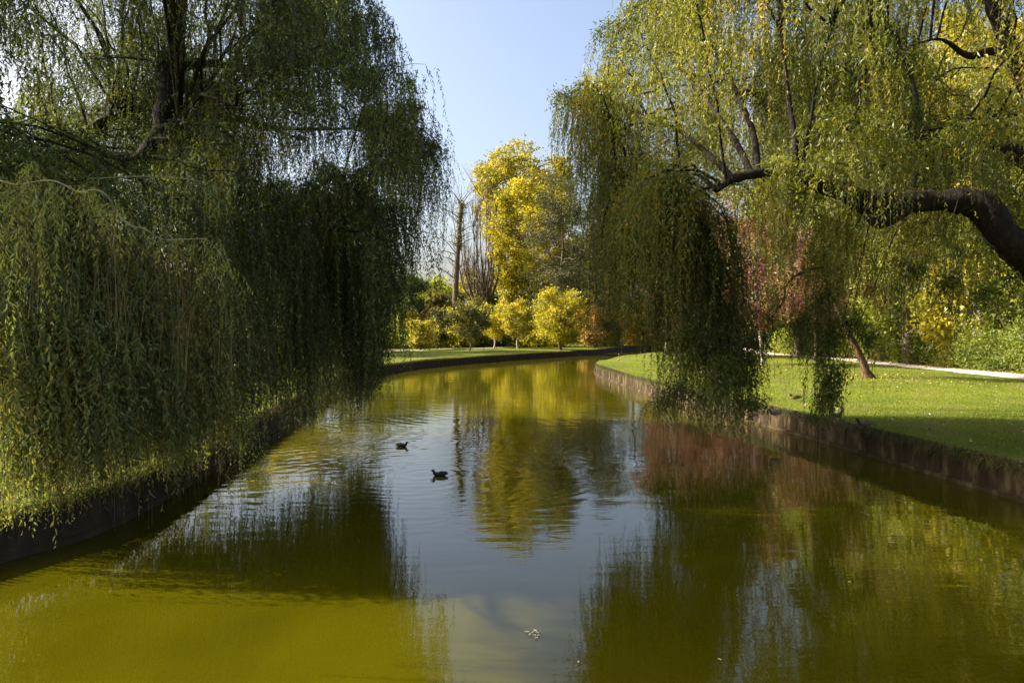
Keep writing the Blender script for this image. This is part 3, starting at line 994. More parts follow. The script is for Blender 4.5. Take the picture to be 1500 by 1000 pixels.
        dd = np.linalg.norm(skp - T, axis=1)
        A = skp[np.argsort(dd)[R.integers(0, 6)]]
        if np.linalg.norm(A - T) < 0.8:
            A = A + np.array([1.2, 0.2, -.4])
        if np.linalg.norm(A - T) > 5:
            A = T + (A - T) / np.linalg.norm(A - T) * 4
        w.fan(A, T, 0.35, k, bottom, ml, 0.25, jitter=0.14, r0=0.03, t0=0.45)
    for _ in range(34):
        px, D_ = R.uniform(1110, 1570), R.uniform(19.2, 25)
        T = P(px, R.uniform(290, 440), D_)
        A = skp[np.argsort(np.linalg.norm(skp - T - [0, 0, .8], axis=1))[R.integers(0, 8)]]
        if np.linalg.norm(A - T) > 2.5:
            A = T + (A - T) / np.linalg.norm(A - T) * 2.2 + np.array([0, 0, .3])
        w.fan(A, T, .3, 17, lambda x, y: np.full(np.shape(x), 2.9), R.uniform(1.2, 3.0), np.clip(R.normal(0.62, 0.16), 0, 1), jitter=.3, r0=.02)
    for _ in range(12):
        T = P(R.uniform(1130, 1500), R.uniform(170, 262), R.uniform(16.4, 17.7))
        A = T + np.array([0.9, 0.8, 0.1])
        w.twig(resample(np.array([skp[np.argmin(np.linalg.norm(skp - A - [0, 0, .8], axis=1))], A + [0, 0, .5], A]), 7), 0.018, 0.008)
        w.fan(A, T, .25, 12, bottom, R.uniform(1.2, 2.4), .62, jitter=.25, r0=.012)
    for _ in range(18):
        T = P(R.uniform(960, 1112), R.uniform(500, 600), R.uniform(21.6, 24.5))
        A = T + np.array([0.7, 0.6, 0.1])
        w.twig(resample(np.array([skp[np.argmin(np.linalg.norm(skp - A - [0, 0, 1.5], axis=1))], A + [0, 0, 1.0], A]), 7), 0.010, 0.006)
        w.fan(A, T, .25, 16, bottom_low, 3.4, .4, 0.25, jitter=.22, r0=.01)
    # single long tresses hanging below the rim
    for (px, py, D_, k, ml, yb) in [(1208, 330, 21.5, 34, 6.6, 675), (1200, 440, 21.5, 30, 4.4, 660), (1208, 500, 21.5, 30, 3.6, 672), (1214, 560, 21.4, 24, 2.6, 680), (1204, 590, 21.5, 18, 2.0, 690), (1330, 400, 20, 12, 2.9, 560), (1262, 500, 21, 8, 2, 600), (1165, 480, 21.5, 10, 2, 575), (1385, 420, 20, 10, 2, 530), (1430, 440, 19, 9, 1.4, 520), (1235, 480, 21, 8, 2.0, 570), (1470, 420, 19, 9, 1.4, 500)]:
        T = P(px, py, D_)
        zb = P(px, yb, D_)[2]
        A = T + np.array([0.5, 0.3, 0.1])
        w.twig(resample(np.array([skp[np.argmin(np.linalg.norm(skp - A - [0, 0, 1.5], axis=1))], A + [0.2, 0, 0.8], A]), 7), 0.010, 0.006)
        w.fan(A, T, 0.2, k, lambda x, y, zb=zb: np.full(np.shape(x), zb) + R.uniform(0, 0.6, np.shape(x)), ml, 0.35, jitter=0.11, r0=0.02, t0=0.3)
    w.finish()


left_willow()
right_willow()


# ------------------------------------------------------------------ other trees
def tree(name, label, x, y, H, W, z0, leaf, bark, nleaf, LL, LW=None, tr=0.25, lean=(0, 0), nb=14, cat='tree', group=None, clump=0.9, tilt=0.8, shape='round', trunk_h=None, bare=False, nclump=None, dens_in=0.0):
    zg = float(ground_z(x, y))
    root = empty(name, (x, y, zg), 0, label, cat, group)
    hb = trunk_h if trunk_h else H * 0.82
    n = 16
    t = np.linspace(0, 1, n)
    tp = np.column_stack([x + lean[0] * t ** 1.2, y + lean[1] * t, zg - 0.15 + hb * t])
    tp[2:] += resample(R.normal(0, 0.012 * H, (5, 3)), n)[2:] * [1, 1, 0.2]
    g = Geo()
    rr = tr * (1 - 0.78 * t)
    rr[0] *= 1.35
    rr[1] *= 1.1
    tube(g, tp, rr, 10 if tr > .15 else 7, 0.04)
    g.build('trunk', bark, root)
    gb = Geo()
    cz = zg + (z0 + H) / 2
    hz = (H - z0) / 2
    cx, cy = x + lean[0], y + lean[1]
    tips = []
    for i in range(nb):
        f = (i + 0.5) / nb
        zt = z0 * 0.9 / H + (1 - z0 * 0.9 / H) * f * 0.92
        k = np.argmin(np.abs(tp[:, 2] - zg - zt * H * 0.9))
        A = tp[max(k, 3)] if k < n else tp[-1]
        a = i * 2.4 + R.uniform(-.5, .5)
        e = (f - 0.5) * 2
        if shape == 'round':
            rad_ = W / 2 * math.sqrt(max(0.08, 1 - (e * 0.92) ** 2))
        elif shape == 'cone':
            rad_ = W / 2 * (1.08 - f)
        else:
            rad_ = W / 2 * (0.55 + 0.45 * math.sin(math.pi * f))
        rad_ *= R.uniform(0.75, 1.05)
        zr = cz + hz * e * 0.92 + R.uniform(-.06, .06) * H
        T = np.array([cx + math.cos(a) * rad_, cy + math.sin(a) * rad_, zr])
        pts = resample(np.array([A, (A * 0.5 + T * 0.5) + [0, 0, -0.04 * H if shape != 'cone' else 0], T]), 9)
        pts[1:] += R.normal(0, 0.006 * H, (8, 3))
        tube(gb, pts, np.linspace(tr * 0.32, tr * 0.05, 9), 5)
        tips.append(T)
        for j in range(5):
            q = pts[R.integers(3, 8)]
            T2 = q + (T - A) * R.uniform(0.12, 0.4) + R.normal(0, 0.09, 3) * W + [0, 0, 0.02 * H]
            tube(gb, resample(np.array([q, (q + T2) / 2 + [0, 0, .02 * H], T2]), 5), np.linspace(tr * 0.12, tr * 0.03, 5), 4)
            tips.append(T2)
    gb.build('branch', bark, root)
    tips = np.array(tips)
    if nleaf:
        nleaf = int(nleaf * 0.54)
        LL = LL * 1.3
        nc = nclump or len(tips) * 2
        c = tips[R.integers(0, len(tips), nc)] + R.normal(0, 0.055, (nc, 3)) * [W, W, H * 0.6]
        # keep to the crown's own envelope, loosely
        u = (c - [cx, cy, cz]) / [W / 2 * 1.12, W / 2 * 1.12, hz * 1.1]
        rlen = np.linalg.norm(u, axis=1)
        if shape == 'round':
            c = np.where((rlen > 1)[:, None], [cx, cy, cz] + (c - [cx, cy, cz]) / rlen[:, None], c)
        c[:, 2] = np.maximum(c[:, 2], zg + z0 * 0.75)
        ct = R.normal(0.5, 0.16, nc)
        sz = R.uniform(0.5, 1.3, nc) * clump * W / 10
        w_ = sz ** 2
        id_ = R.choice(nc, nleaf, p=w_ / w_.sum())
        off = R.normal(0, 1, (nleaf, 3))
        off = off / (np.linalg.norm(off, axis=1)[:, None] + 1e-6) * (R.random(nleaf) ** 0.45)[:, None]
        far = np.where(R.random(nleaf) < 0.3, R.uniform(1.2, 2.2, nleaf), 1.0)[:, None]
        p = c[id_] + off * sz[id_][:, None] * far * [1.25, 1.25, 0.8]
        p[:, 2] = np.maximum(p[:, 2], zg + 0.25)
        d = norm(R.normal(0, 1, (nleaf, 3)) + off * 0.7 + [0, 0, -0.35 * tilt])
        V, F = leaf_tris(p, d, LL * R.uniform(0.6, 1.25, nleaf), (LW or LL * 0.7) * R.uniform(0.7, 1.2, nleaf))
        mesh_np('crown', V, F, leaf, root, ct[id_] + R.normal(0, 0.13, nleaf))
    return root


def D_of(py, zg=0.6):
    return (EYE - zg) * FOC / (py - 480)


def tree_px(px, D, top, wpx, name, label, leaf, bark, nleaf, LL, z0=0.25, **k):
    """place by bearing: px bearing, D metres away, crown top and width as seen"""
    x = (px - 750) / FOC * D
    H = EYE - (top - 480) * D / FOC - float(ground_z(x, D))
    W = wpx * D / FOC
    return tree(name, label, x, D, H, W, H * z0, leaf, bark, nleaf, LL, **k)


# --- the group at the end of the canal
tree_px(768, 150, 216, 128, 'plane_tree', 'tall golden yellow tree with pale bare lower trunk at the far end of the canal', M['leaf_yellow'], M['bark_pale'], 52000, 0.42, z0=0.52, tr=0.85, nb=26, clump=0.75)
tree_px(779, 133, 268, 108, 'poplar_tree', 'lime yellow tree in front of the tall golden tree', M['leaf_lime'], M['bark_brown'], 42000, 0.36, z0=0.36, tr=0.5, nb=22, clump=0.75)
tree_px(748, 146, 330, 56, 'maple_tree', 'yellow leaning crown between the bare stems and the pale trunk', M['leaf_yellow'], M['bark_brown'], 22000, 0.34, z0=0.3, tr=0.4, nb=16)
tree_px(822, 122, 268, 92, 'pine_tree', 'dark pine behind the yellow shrub on the far lawn', M['pine'], M['bark_brown'], 44000, 0.34, LW=0.09, z0=0.22, tr=0.4, nb=26, clump=0.75, shape='oval')
tree_px(872, 125, 300, 90, 'pine_tree', 'second dark conifer half covered by the hanging willow tips', M['pine'], M['bark_brown'], 40000, 0.34, LW=0.10, z0=0.15, tr=0.4, nb=24, clump=0.8, shape='oval')


def bare_tree():
    D = 134
    x = (705 - 750) / FOC * D
    zg = float(ground_z(x, D))
    root = empty('bare_tree', (x, D, zg), 0, 'leafless tree of many upright stems at the far end of the canal', 'bare tree')
    g = Geo()
    tube(g, np.array([(x, D, zg - .2), (x, D, zg + 2), (x + .1, D, zg + 5)]), [0.8, 0.6, 0.5], 10, 0.04)
    g.build('trunk', M['bark_brown'], root)
    for i in range(13):
        a = i * 2.4
        f = R.uniform(0.2, 1)
        tx = x + math.cos(a) * 5.6 * f
        ty = D + math.sin(a) * 4 * f
        H = 3.6 + (480 - R.uniform(262, 300)) * D / FOC
        pts = resample(np.array([(x, D, zg + R.uniform(2, 5)), (x * .6 + tx * .4, D * .6 + ty * .4, zg + 8), (x * .25 + tx * .75, ty, H * .55), (tx, ty, H)]), 16)
        pts[2:] += resample(R.normal(0, 0.18, (5, 3)), 16)[2:]
        gg = Geo()
        tube(gg, pts, np.linspace(0.26, 0.04, 16), 6, 0.03)
        for j in range(16):
            q = pts[R.integers(4, 15)]
            L = R.uniform(1.5, 4.5)
            T = q + np.array([R.normal(0, .28), R.normal(0, .28), 1]) * L
            tube(gg, resample(np.array([q, (q + T) / 2 + R.normal(0, .15, 3), T]), 6), np.linspace(0.06, 0.018, 6), 4)
            for m in range(3):
                T2 = T + R.normal(0, .5, 3) + [0, 0, .8]
                tube(gg, np.array([(q + T) / 2, (q + T2) / 2 + [0, 0, .3], T2]), [0.03, 0.02, 0.012], 3)
        gg.build('stem', M['bark_brown'], root)


bare_tree()


def ivy_trunk():
    D = 128
    x = (668 - 750) / FOC * D
    zg = float(ground_z(x, D))
    root = empty('thin_tree', (x, D, zg), 0, 'straight bare trunk with ivy on its upper half left of the bare stems', 'tree')
    H = 3.6 + (480 - 300) * D / FOC
    g = Geo()
    pts = resample(np.array([(x, D, zg - .2), (x - .1, D, 8), (x + .3, D, 16), (x + .9, D, H)]), 20)
    tube(g, pts, np.linspace(0.62, 0.28, 20), 9, 0.05)
    g.build('trunk', M['bark_brown'], root)
    gb = Geo()
    for i in range(26):
        q = pts[R.integers(9, 20)]
        a = R.uniform(0, 6.28)
        L = R.uniform(2.5, 6)
        T = q + np.array([math.cos(a) * L * .8, math.sin(a) * L * .8, R.uniform(0.0, .8) * L])
        tube(gb, resample(np.array([q, (q + T) / 2 + [0, 0, .4], T]), 7), np.linspace(0.10, 0.02, 7), 4)
        for m in range(6):
            b = q + (T - q) * R.uniform(.4, 1)
            tube(gb, np.array([b, b + R.normal(0, .4, 3) + [0, 0, .5], b + R.normal(0, .7, 3) + [0, 0, 1.2]]), [0.03, 0.02, 0.012], 3)
    gb.build('branch', M['bark_brown'], root)
    n = 900
    k = R.uniform(13, 19.9, n)
    p = np.stack([np.interp(k, np.arange(20), pts[:, c]) for c in range(3)], 1) + R.normal(0, .38, (n, 3))
    V, F = leaf_tris(p, norm(R.normal(0, 1, (n, 3))), R.uniform(.15, .35, n), R.uniform(.12, .25, n))
    mesh_np('ivy', V, F, M['leaf_olive'], root, R.normal(.4, .2, n))


ivy_trunk()

# --- young trees standing on the far lawn
YG = 'young trees on the far lawn'
young = [
    (616, 108, 470, 40, 'leaf_yellow', 'small round yellow bush tree at the rim of the left willow on the far lawn'),
    (640, 112, 452, 34, 'leaf_olive', 'small olive tree between the round yellow bush and the dark green one'),
    (688, 103, 438, 54, 'leaf_olive', 'dull olive young tree in the shade below the straight bare trunk'),
    (724, 116, 447, 44, 'leaf_lime', 'lime green young tree on a thin stem under the bare stems'),
    (758, 112, 442, 42, 'leaf_yellow', 'thin stemmed golden young tree in front of the pale tall trunk'),
    (821, 106, 426, 66, 'leaf_lime', 'bushy bright yellow green tree on the sunny strip of the far lawn'),
    (862, 118, 452, 42, 'leaf_orange', 'orange young tree just past the bushy yellow green tree'),
    (905, 126, 420, 44, 'leaf_gold', 'taller gold tree seen through the willow tips on the far lawn'),
    (948, 132, 432, 48, 'leaf_rust', 'brown orange tree at the bend of the canal'),
]
for px, D, top, wpx, m, lab in young:
    bush = 'round yellow' in lab or 'bushy' in lab
    tree_px(px, D, top, wpx, 'young_tree', lab, M[m], M['bark_pale'] if 'thin' in lab else M['bark_brown'], 9000 if wpx < 60 else 18000, 0.24, z0=0.14 if bush else 0.28, tr=0.11 if wpx < 60 else .2, nb=14, clump=1.1, group=YG)

# --- tall shrubs filling in behind the young trees
TS = [(570, 118, 5.5, 7, 'leaf_light', 'light green tall shrub at the rim of the left willow'),
      (602, 122, 6.5, 6.5, 'leaf_lime', 'lime tall shrub between the left willow rim and the russet shrub'),
      (632, 124, 8.0, 7, 'leaf_rust', 'tall russet shrub left of the straight bare trunk'),
      (662, 121, 7.0, 7, 'leaf_lime', 'lime tall shrub at the foot of the straight bare trunk'),
      (695, 124, 8.0, 7.5, 'leaf_yellow', 'yellow tall shrub at the foot of the bare stems'),
      (728, 126, 7.0, 7, 'leaf_light', 'light green tall shrub between bare stems and pale trunk'),
      (765, 125, 6.5, 7, 'leaf_light', 'light green tall shrub just past the pale trunk'),
      (796, 123, 7.5, 7, 'leaf_lime', 'lime tall shrub left of the bushy yellow green tree'),
      (885, 128, 7.5, 7, 'leaf_yellow', 'yellow tall shrub between the orange tree and the gold tree'),
      (925, 135, 8.0, 7, 'leaf_gold', 'golden tall shrub before the bend of the canal'),
      (970, 140, 8.0, 8, 'leaf_rust', 'rusty tall shrub at the bend of the canal')]


# --- green middle distance round the canal head
MG = 'trees closing the view beyond the far lawn'
mids = [
    (575, 126, 400, 90, 'leaf_green', 'round green tree behind the left willow rim'),
    (622, 150, 408, 80, 'leaf_light', 'light green tree in the gap left of the straight bare trunk'),
    (650, 140, 425, 60, 'leaf_olive', 'low olive green tree at the foot of the straight bare trunk'),
    (700, 158, 400, 70, 'leaf_yellow', 'yellow green tree behind the bare stems'),
    (742, 160, 410, 70, 'leaf_green', 'green tree behind the pale tall trunk'),
    (785, 156, 400, 80, 'leaf_light', 'light green tree left of the dark pine'),
    (845, 165, 330, 110, 'leaf_olive', 'tall olive tree behind the two dark conifers'),
    (930, 155, 280, 130, 'leaf_olive', 'tall olive brown tree beyond the canal bend'),
    (1010, 150, 300, 130, 'leaf_light', 'tall light green tree beyond the canal bend'),
]
for px, D, top, wpx, m, lab in mids:
    tree_px(px, D, top, wpx, 'park_tree', lab, M[m], M['bark_brown'], 20000, 0.40, z0=0.12, tr=0.35, nb=18, clump=0.95, group=MG)

# --- behind the left willow
LG = 'trees behind the left willow'
lefts = [
    (500, 100, 330, 120, 'leaf_olive', 'olive tree seen through the right half of the left willow'),
    (420, 88, 360, 120, 'leaf_yellow', 'yellow tree glimpsed through the middle of the left willow'),
    (330, 95, 290, 150, 'leaf_green', 'green tree glimpsed under the forked limb of the left willow'),
    (230, 80, 330, 150, 'leaf_rust', 'rust brown tree glimpsed under the left willow limb'),
    (120, 84, 270, 170, 'leaf_light', 'light green tree glimpsed behind the near curtain of the left willow'),
    (20, 70, 250, 170, 'leaf_olive', 'olive tree behind the left willow at the edge of the view'),
    (-120, 75, 250, 180, 'leaf_green', 'green tree past the left willow out towards the park edge'),
]
for px, D, top, wpx, m, lab in lefts:
    tree_px(px, D, top, wpx, 'park_tree', lab, M[m], M['bark_brown'], 16000, 0.32, z0=0.2, tr=0.3, nb=16, clump=0.95, group=LG)

# --- red leaved trees on the peninsula and by the path
tree_px(975, 86, 318, 120, 'copper_tree', 'red leaved tree nearest the tip of the lawn behind the willow tresses', M['leaf_red'], M['bark_pale'], 26000, 0.20, z0=0.3, tr=0.16, nb=20, lean=(1.5, 0))
tree_px(1052, 80, 300, 130, 'copper_tree', 'pinkish red tree in the middle of the lawn behind the willow tresses', M['leaf_red'], M['bark_pale'], 32000, 0.18, z0=0.28, tr=0.17, nb=20)
tree_px(1118, 64, 330, 130, 'copper_tree', 'small pink leaved tree with pale forked stem on the right lawn', M['leaf_red'], M['bark_pale'], 26000, 0.16, z0=0.3, tr=0.15, nb=18, lean=(-1, 0))
tree_px(1195, 70, 340, 110, 'copper_tree', 'dark red tree against the laurel hedge left of the leaning trunk', M['leaf_red'], M['bark_brown'], 22000, 0.16, z0=0.3, tr=0.16, nb=18)


def leaning_tree():
    D = 47
    x, y = (1272 - 750) / FOC * D, D
    zg = float(ground_z(x, y))
    root = empty('leaning_tree', (x, y, zg), 0, 'reddish trunk leaning left on the sunny lawn beside the gravel path', 'tree')
    g = Geo()
    pts = resample(np.array([(x + .05, y, zg - .1), P(1262, 525, D), P(1240, 482, D), P(1224, 445, D), P(1205, 400, D - .5), P(1196, 350, D - 1)]), 24)
    r = np.linspace(0.25, 0.08, 24)
    r[0] = .42
    r[1] = .31
    tube(g, pts, r, 11, 0.06)
    g.build('trunk', M['bark_red'], root)
    gb = Geo()
    tips = []
    for i in range(20):
        q = pts[R.integers(13, 24)]
        T = q + np.array([R.normal(-.3, 2.0), R.normal(0, 1.8), R.uniform(0, 3.2)])
        b = resample(np.array([q, (q + T) / 2 + [0, 0, .3], T]), 7)
        tube(gb, b, np.linspace(.07, .02, 7), 5)
        tips += [b[4], b[5], T, T + R.normal(0, .4, 3)]
    gb.build('branch', M['bark_red'], root)
    tips = np.array(tips)
    n = 16000
    c = tips[R.integers(0, len(tips), n)]
    p = c + R.normal(0, .38, (n, 3))
    V, F = leaf_tris(p, norm(R.normal(0, 1, (n, 3)) + [0, 0, -.4]), R.uniform(.13, .22, n), R.uniform(.09, .15, n))
    mesh_np('crown', V, F, M['leaf_red'], root, R.normal(.7, .25, n))


leaning_tree()

# --- tall trees behind the right willow
RG = 'tall trees behind the right willow'
rights = [
    (1080, 100, 190, 170, 'leaf_olive', 'bark_brown', 'tall olive tree behind the middle of the right willow'),
    (1170, 84, 240, 130, 'leaf_light', 'bark_brown', 'light green tree behind the bowed limb'),
    (1250, 78, 130, 170, 'leaf_light', 'bark_brown', 'yellow green tree above the laurel hedge behind the bowed limb'),
    (1330, 66, 60, 190, 'leaf_light', 'bark_brown', 'tall light green tree standing right behind the hedge'),
    (1430, 60, 20, 210, 'leaf_lime', 'bark_pale', 'tall yellow green tree behind the hedge at the edge of the view'),
    (1540, 56, 40, 210, 'leaf_light', 'bark_pale', 'tall tree past the end of the hedge out of the view'),
    (1380, 84, 120, 190, 'leaf_olive', 'bark_brown', 'olive tree far behind the laurel hedge'),
]
for px, D, top, wpx, m, bk, lab in rights:
    tree_px(px, D, top, wpx, 'tall_tree', lab, M[m], M[bk], 40000, 0.30, z0=0.10, tr=0.42, nb=26, clump=0.85, group=RG)


# --- laurel hedge: single shrubs in a row beyond the path
def shrub(name, label, x, y, H, W, mat, n, LL, group, cat='shrub'):
    zg = float(ground_z(x, y))
    root = empty(name, (x, y, zg), 0, label, cat, group)
    g = Geo()
    for i in range(6):
        a = i * 1.05
        T = np.array([x + math.cos(a) * W * .3, y + math.sin(a) * W * .3, zg + H * .75])
        tube(g, resample(np.array([(x + math.cos(a) * .15, y + math.sin(a) * .15, zg - .1), (x + math.cos(a) * W * .15, y + math.sin(a) * W * .15, zg + H * .4), T]), 6), np.linspace(.05, .015, 6), 5)
    g.build('stem', M['bark_brown'], root)
    nc = 70
    u = norm(R.normal(0, 1, (nc, 3)))
    u[:, 2] = np.abs(u[:, 2]) * 1.0
    c = np.array([x, y, zg]) + u * np.array([W / 2, W / 2, H * .9]) * R.uniform(.45, .98, (nc, 1)) + [0, 0, 0.25]
    c2 = np.array([x, y, zg]) + np.column_stack([R.uniform(-W / 2, W / 2, nc), R.uniform(-W / 2, W / 2, nc), R.uniform(.1, H * .45, nc)])
    c = np.concatenate([c, c2])
    ct = R.normal(.5, .14, len(c))
    id_ = R.integers(0, len(c), n)
    off = R.normal(0, 1, (n, 3))
    off = norm(off) * (R.random(n) ** .4)[:, None]
    s = R.uniform(.35, .75, len(c))[id_][:, None] * W / 4
    p = c[id_] + off * s
    p[:, 2] = np.maximum(p[:, 2], zg + .03)
    V, F = leaf_tris(p, norm(R.normal(0, 1, (n, 3)) + off * .8), LL * R.uniform(.6, 1.2, n), LL * .55 * R.uniform(.7, 1.2, n))
    mesh_np('foliage', V, F, mat, root, ct[id_] + R.normal(0, .15, n))


HG = 'laurel shrubs in the hedge beyond the path'
hedge_spots = [(35.5, 46, 4.6, 'at the edge of the view'), (36, 50.5, 5.4, 'second from the edge of the view'), (35.4, 55, 4.8, 'behind the far lawn shadow'), (35.6, 59.5, 5.6, 'right of the leaning trunk'), (35.2, 64, 5.0, 'directly behind the leaning trunk'), (34.8, 69, 4.6, 'left of the leaning trunk'), (34.4, 74.5, 5.2, 'behind the wide hanging tress'), (34, 80, 4.6, 'beyond the dark red tree'), (33.8, 86, 4.6, 'beyond the small pink tree'), (33.6, 92, 4.2, 'at the far end of the hedge'), (36, 41, 5, 'out of the view at the near end')]
for i, (x, y, h, where) in enumerate(hedge_spots):
    shrub('laurel_shrub', 'green laurel shrub in the path hedge ' + where, x, y, h * 1.15, 6.4, M['laurel'] if i % 3 else M['leaf_light'], 11500, 0.20 if y < 65 else .26, HG)
low = [(33.9, 47.5, 'yellow'), (34, 61, 'lime'), (33.4, 71, 'rust'), (33.2, 84, 'yellow')]
for i, (x, y, c) in enumerate(low):
    shrub('low_shrub', ['low yellow shrub at the foot of the hedge near the edge of the view', 'low lime shrub at the foot of the hedge behind the leaning trunk', 'low rusty shrub at the foot of the hedge left of the leaning trunk', 'low yellow shrub at the foot of the hedge far along the path'][i], x, y, 1.2, 2.6, M['leaf_' + c], 3000, .12, 'low shrubs edging the hedge')

# left bank shrubs glimpsed under the willow
for i, (px, D, h, m, lab) in enumerate([(30, 60, 3.4, 'leaf_olive', 'olive shrub beyond the lawn at the edge of the view'), (110, 62, 2.6, 'leaf_yellow', 'yellow shrub beyond the lawn under the left willow'), (200, 66, 3.0, 'leaf_green', 'green shrub beyond the lawn under the left willow'), (300, 74, 2.8, 'leaf_rust', 'rusty shrub beyond the lawn under the left willow'), (400, 84, 3.2, 'leaf_green', 'green shrub beyond the lawn under the dark middle of the left willow'), (480, 96, 3.6, 'leaf_olive', 'olive shrub where the left willow meets the far lawn')]):
    shrub('lawn_shrub', lab, (px - 750) / FOC * D, D, h, 6.5, M[m], 6000, .28, 'shrubs beyond the left lawn')

for px, D, h, W, m, lab in TS:
    shrub('tall_shrub', lab, (px - 750) / FOC * D, D, h, W, M[m], 5500, .44, 'tall shrubs behind the young trees')

# dark undergrowth closing the horizon
def undergrowth():
    n = 60000
    px = R.uniform(-500, 1250, n)
    D = R.uniform(160, 195, n)
    x = (px - 750) / FOC * D
    top = 5.5 + 2.2 * np.sin(x * .11) + 1.6 * np.sin(x * .31 + 1) + 0.8 * np.sin(x * .9)
    z = ground_z(x, D) + R.random(n) ** .8 * top
    p = np.column_stack([x, D, z])
    V, F = leaf_tris(p, norm(R.normal(0, 1, (n, 3))), R.uniform(.9, 1.7, n), R.uniform(.6, 1.2, n))
    o = mesh_np('undergrowth', V, F, M['leaf_green'], None, .25 + .25 * np.sin(x * .2) + R.normal(0, .2, n))
    tag(o, 'dense dark green undergrowth closing the park behind the far trees', 'undergrowth', kind='stuff')


undergrowth()

# dark clipped hedge on the far lawn behind the young trees
for i, (px0, px1, D, h) in enumerate([(560, 700, 126, 2.6), (700, 800, 128, 2.2), (880, 1000, 140, 3.2), (1000, 1120, 138, 3.0)]):
    x0, x1 = (px0 - 750) / FOC * D, (px1 - 750) / FOC * D
    n = 16000
    x = R.uniform(x0, x1, n)
    y = D + R.uniform(-1, 1, n)
    z = ground_z(x, y) + R.random(n) * (h + .4 * np.sin(x * .7))
    root = empty('dark_hedge', (float((x0 + x1) / 2), D, float(ground_z((x0 + x1) / 2, D))), 0, ['dark hedge behind the young trees left of the bare stems', 'dark hedge between the bare stems and the bushy yellow tree', 'dark hedge behind the orange and gold trees', 'dark hedge at the bend of the canal behind the pale stems'][i], 'hedge', 'dark hedges on the far lawn')
    V, F = leaf_tris(np.column_stack([x, y, z]), norm(R.normal(0, 1, (n, 3))), R.uniform(.25, .5, n), R.uniform(.2, .35, n))
    mesh_np('foliage', V, F, M['leaf_green'], root, R.normal(.2, .15, n))


# ------------------------------------------------------------------ grass
def blades(name, xy, h, w, mat, label, lean=0.35, zoff=0.0, tint=0.5, down=False, cat='grass'):
    n = len(xy)
    z = ground_z(xy[:, 0], xy[:, 1]) + zoff
    p = np.column_stack([xy, z])
    d = norm(np.column_stack([R.normal(0, lean, n), R.normal(0, lean, n), np.ones(n)]))
    a = R.uniform(0, 6.28, n)
    wv = np.stack([np.cos(a), np.sin(a), 0 * a], 1) * (w * R.uniform(.6, 1.2, n))[:, None]
    hh = h * R.uniform(.4, 1.2, n)
    V = np.stack([p - wv, p + wv, p + d * hh[:, None]], 1).reshape(-1, 3)
    o = mesh_np(name, V, np.arange(3 * n).reshape(-1, 3), mat, None, R.normal(tint, .2, n))
    return tag(o, label, cat, kind='stuff')


def scatter(n, box, wt):
    x0, x1, y0, y1 = box
    x = R.uniform(x0, x1, n)
    y = y0 + (y1 - y0) * R.random(n) ** wt
    k = (~in_pond(x, y)) & (edge_dist(x, y) > 0.15)
    return np.column_stack([x[k], y[k]])


blades('grass', scatter(150000, (7, 31, 15, 66), 1.5), 0.085, 0.010, M['grass_blade'], 'short grass of the right lawn between canal and path')
blades('grass', scatter(70000, (-30, -6.5, 10, 62), 1.4), 0.10, 0.011, M['grass_blade'], 'grass of the left lawn under the big willow')


def fringe(bank, n, y0, y1, label, out=0.16, side=1, hmin=.15, hmax=.45):
    b = smooth2(bank, 0.1)
    t = norm(np.gradient(b, axis=0))
    nl = np.stack([-t[:, 1], t[:, 0]], 1)
    k = np.nonzero((b[:, 1] > y0) & (b[:, 1] < y1))[0]
    dens = 0.55 + 0.45 * np.sin(k * 0.013) * np.sin(k * 0.041 + 1)
    i = R.choice(k, n, p=dens / dens.sum())
    off = R.uniform(-.4, .04, n)
    p = b[i] + nl[i] * off[:, None]
    z = ground_z(p[:, 0], p[:, 1]) * 0 + 0.6
    p = np.column_stack([p, z])
    L = R.uniform(hmin, hmax, n)
    droop = R.random(n) ** 1.5
    mid = p + np.column_stack([nl[i] * (out * R.uniform(.2, 1, n))[:, None], L * .4])
    tip = mid + np.column_stack([nl[i] * (out * R.uniform(.2, 1, n))[:, None] + R.normal(0, .05, (n, 2)), -L * droop * 1.2 + .03])
    wv = np.column_stack([t[i] * 0.011, np.zeros(n)])
    V = np.stack([p - wv, p + wv, mid + wv * .8, tip, mid - wv * .8], 1)
    V = V.reshape(-1, 3)
    b0 = np.arange(n)[:, None] * 5
    F = np.concatenate([b0 + [0, 1, 2], b0 + [0, 2, 4], b0 + [4, 2, 3]])
    tn = R.normal(.45, .25, n)
    o = mesh_np('bank_grass', V, F, M['dry_grass'], None, np.concatenate([tn, tn, tn]))
    tag(o, label, 'grass', kind='stuff')


fringe(right_bank, 30000, 9, 62, 'long rough grass hanging over the board edging of the right bank')
fringe(far_bank, 14000, 8, 100, 'rough grass hanging over the edging of the left and far bank')

# fallen leaves
xy = np.vstack([scatter(1300, (8, 34, 16, 100), 1.4), np.column_stack([R.normal(21, 2.5, 500), R.normal(47, 3, 500)]), np.column_stack([R.normal(18, 3, 900), R.normal(74, 8, 900)]), scatter(2500, (-40, -7, 12, 110), 1.3), scatter(900, (-15, 22, 80, 130), 1.0), np.column_stack([R.normal(33, .7, 5000), R.uniform(40, 95, 5000)])])
n = len(xy)
p = np.column_stack([xy, ground_z(xy[:, 0], xy[:, 1]) + .06])
V, F = leaf_tris(p, norm(np.column_stack([R.normal(0, 1, (n, 2)), R.normal(0, .25, n)])), R.uniform(.06, .12, n), R.uniform(.05, .09, n))
tag(mesh_np('fallen_leaves', V, F, M['litter'], None, R.random(n)), 'dry brown and yellow leaves fallen on the lawns and by the hedge', 'fallen leaves', kind='stuff')

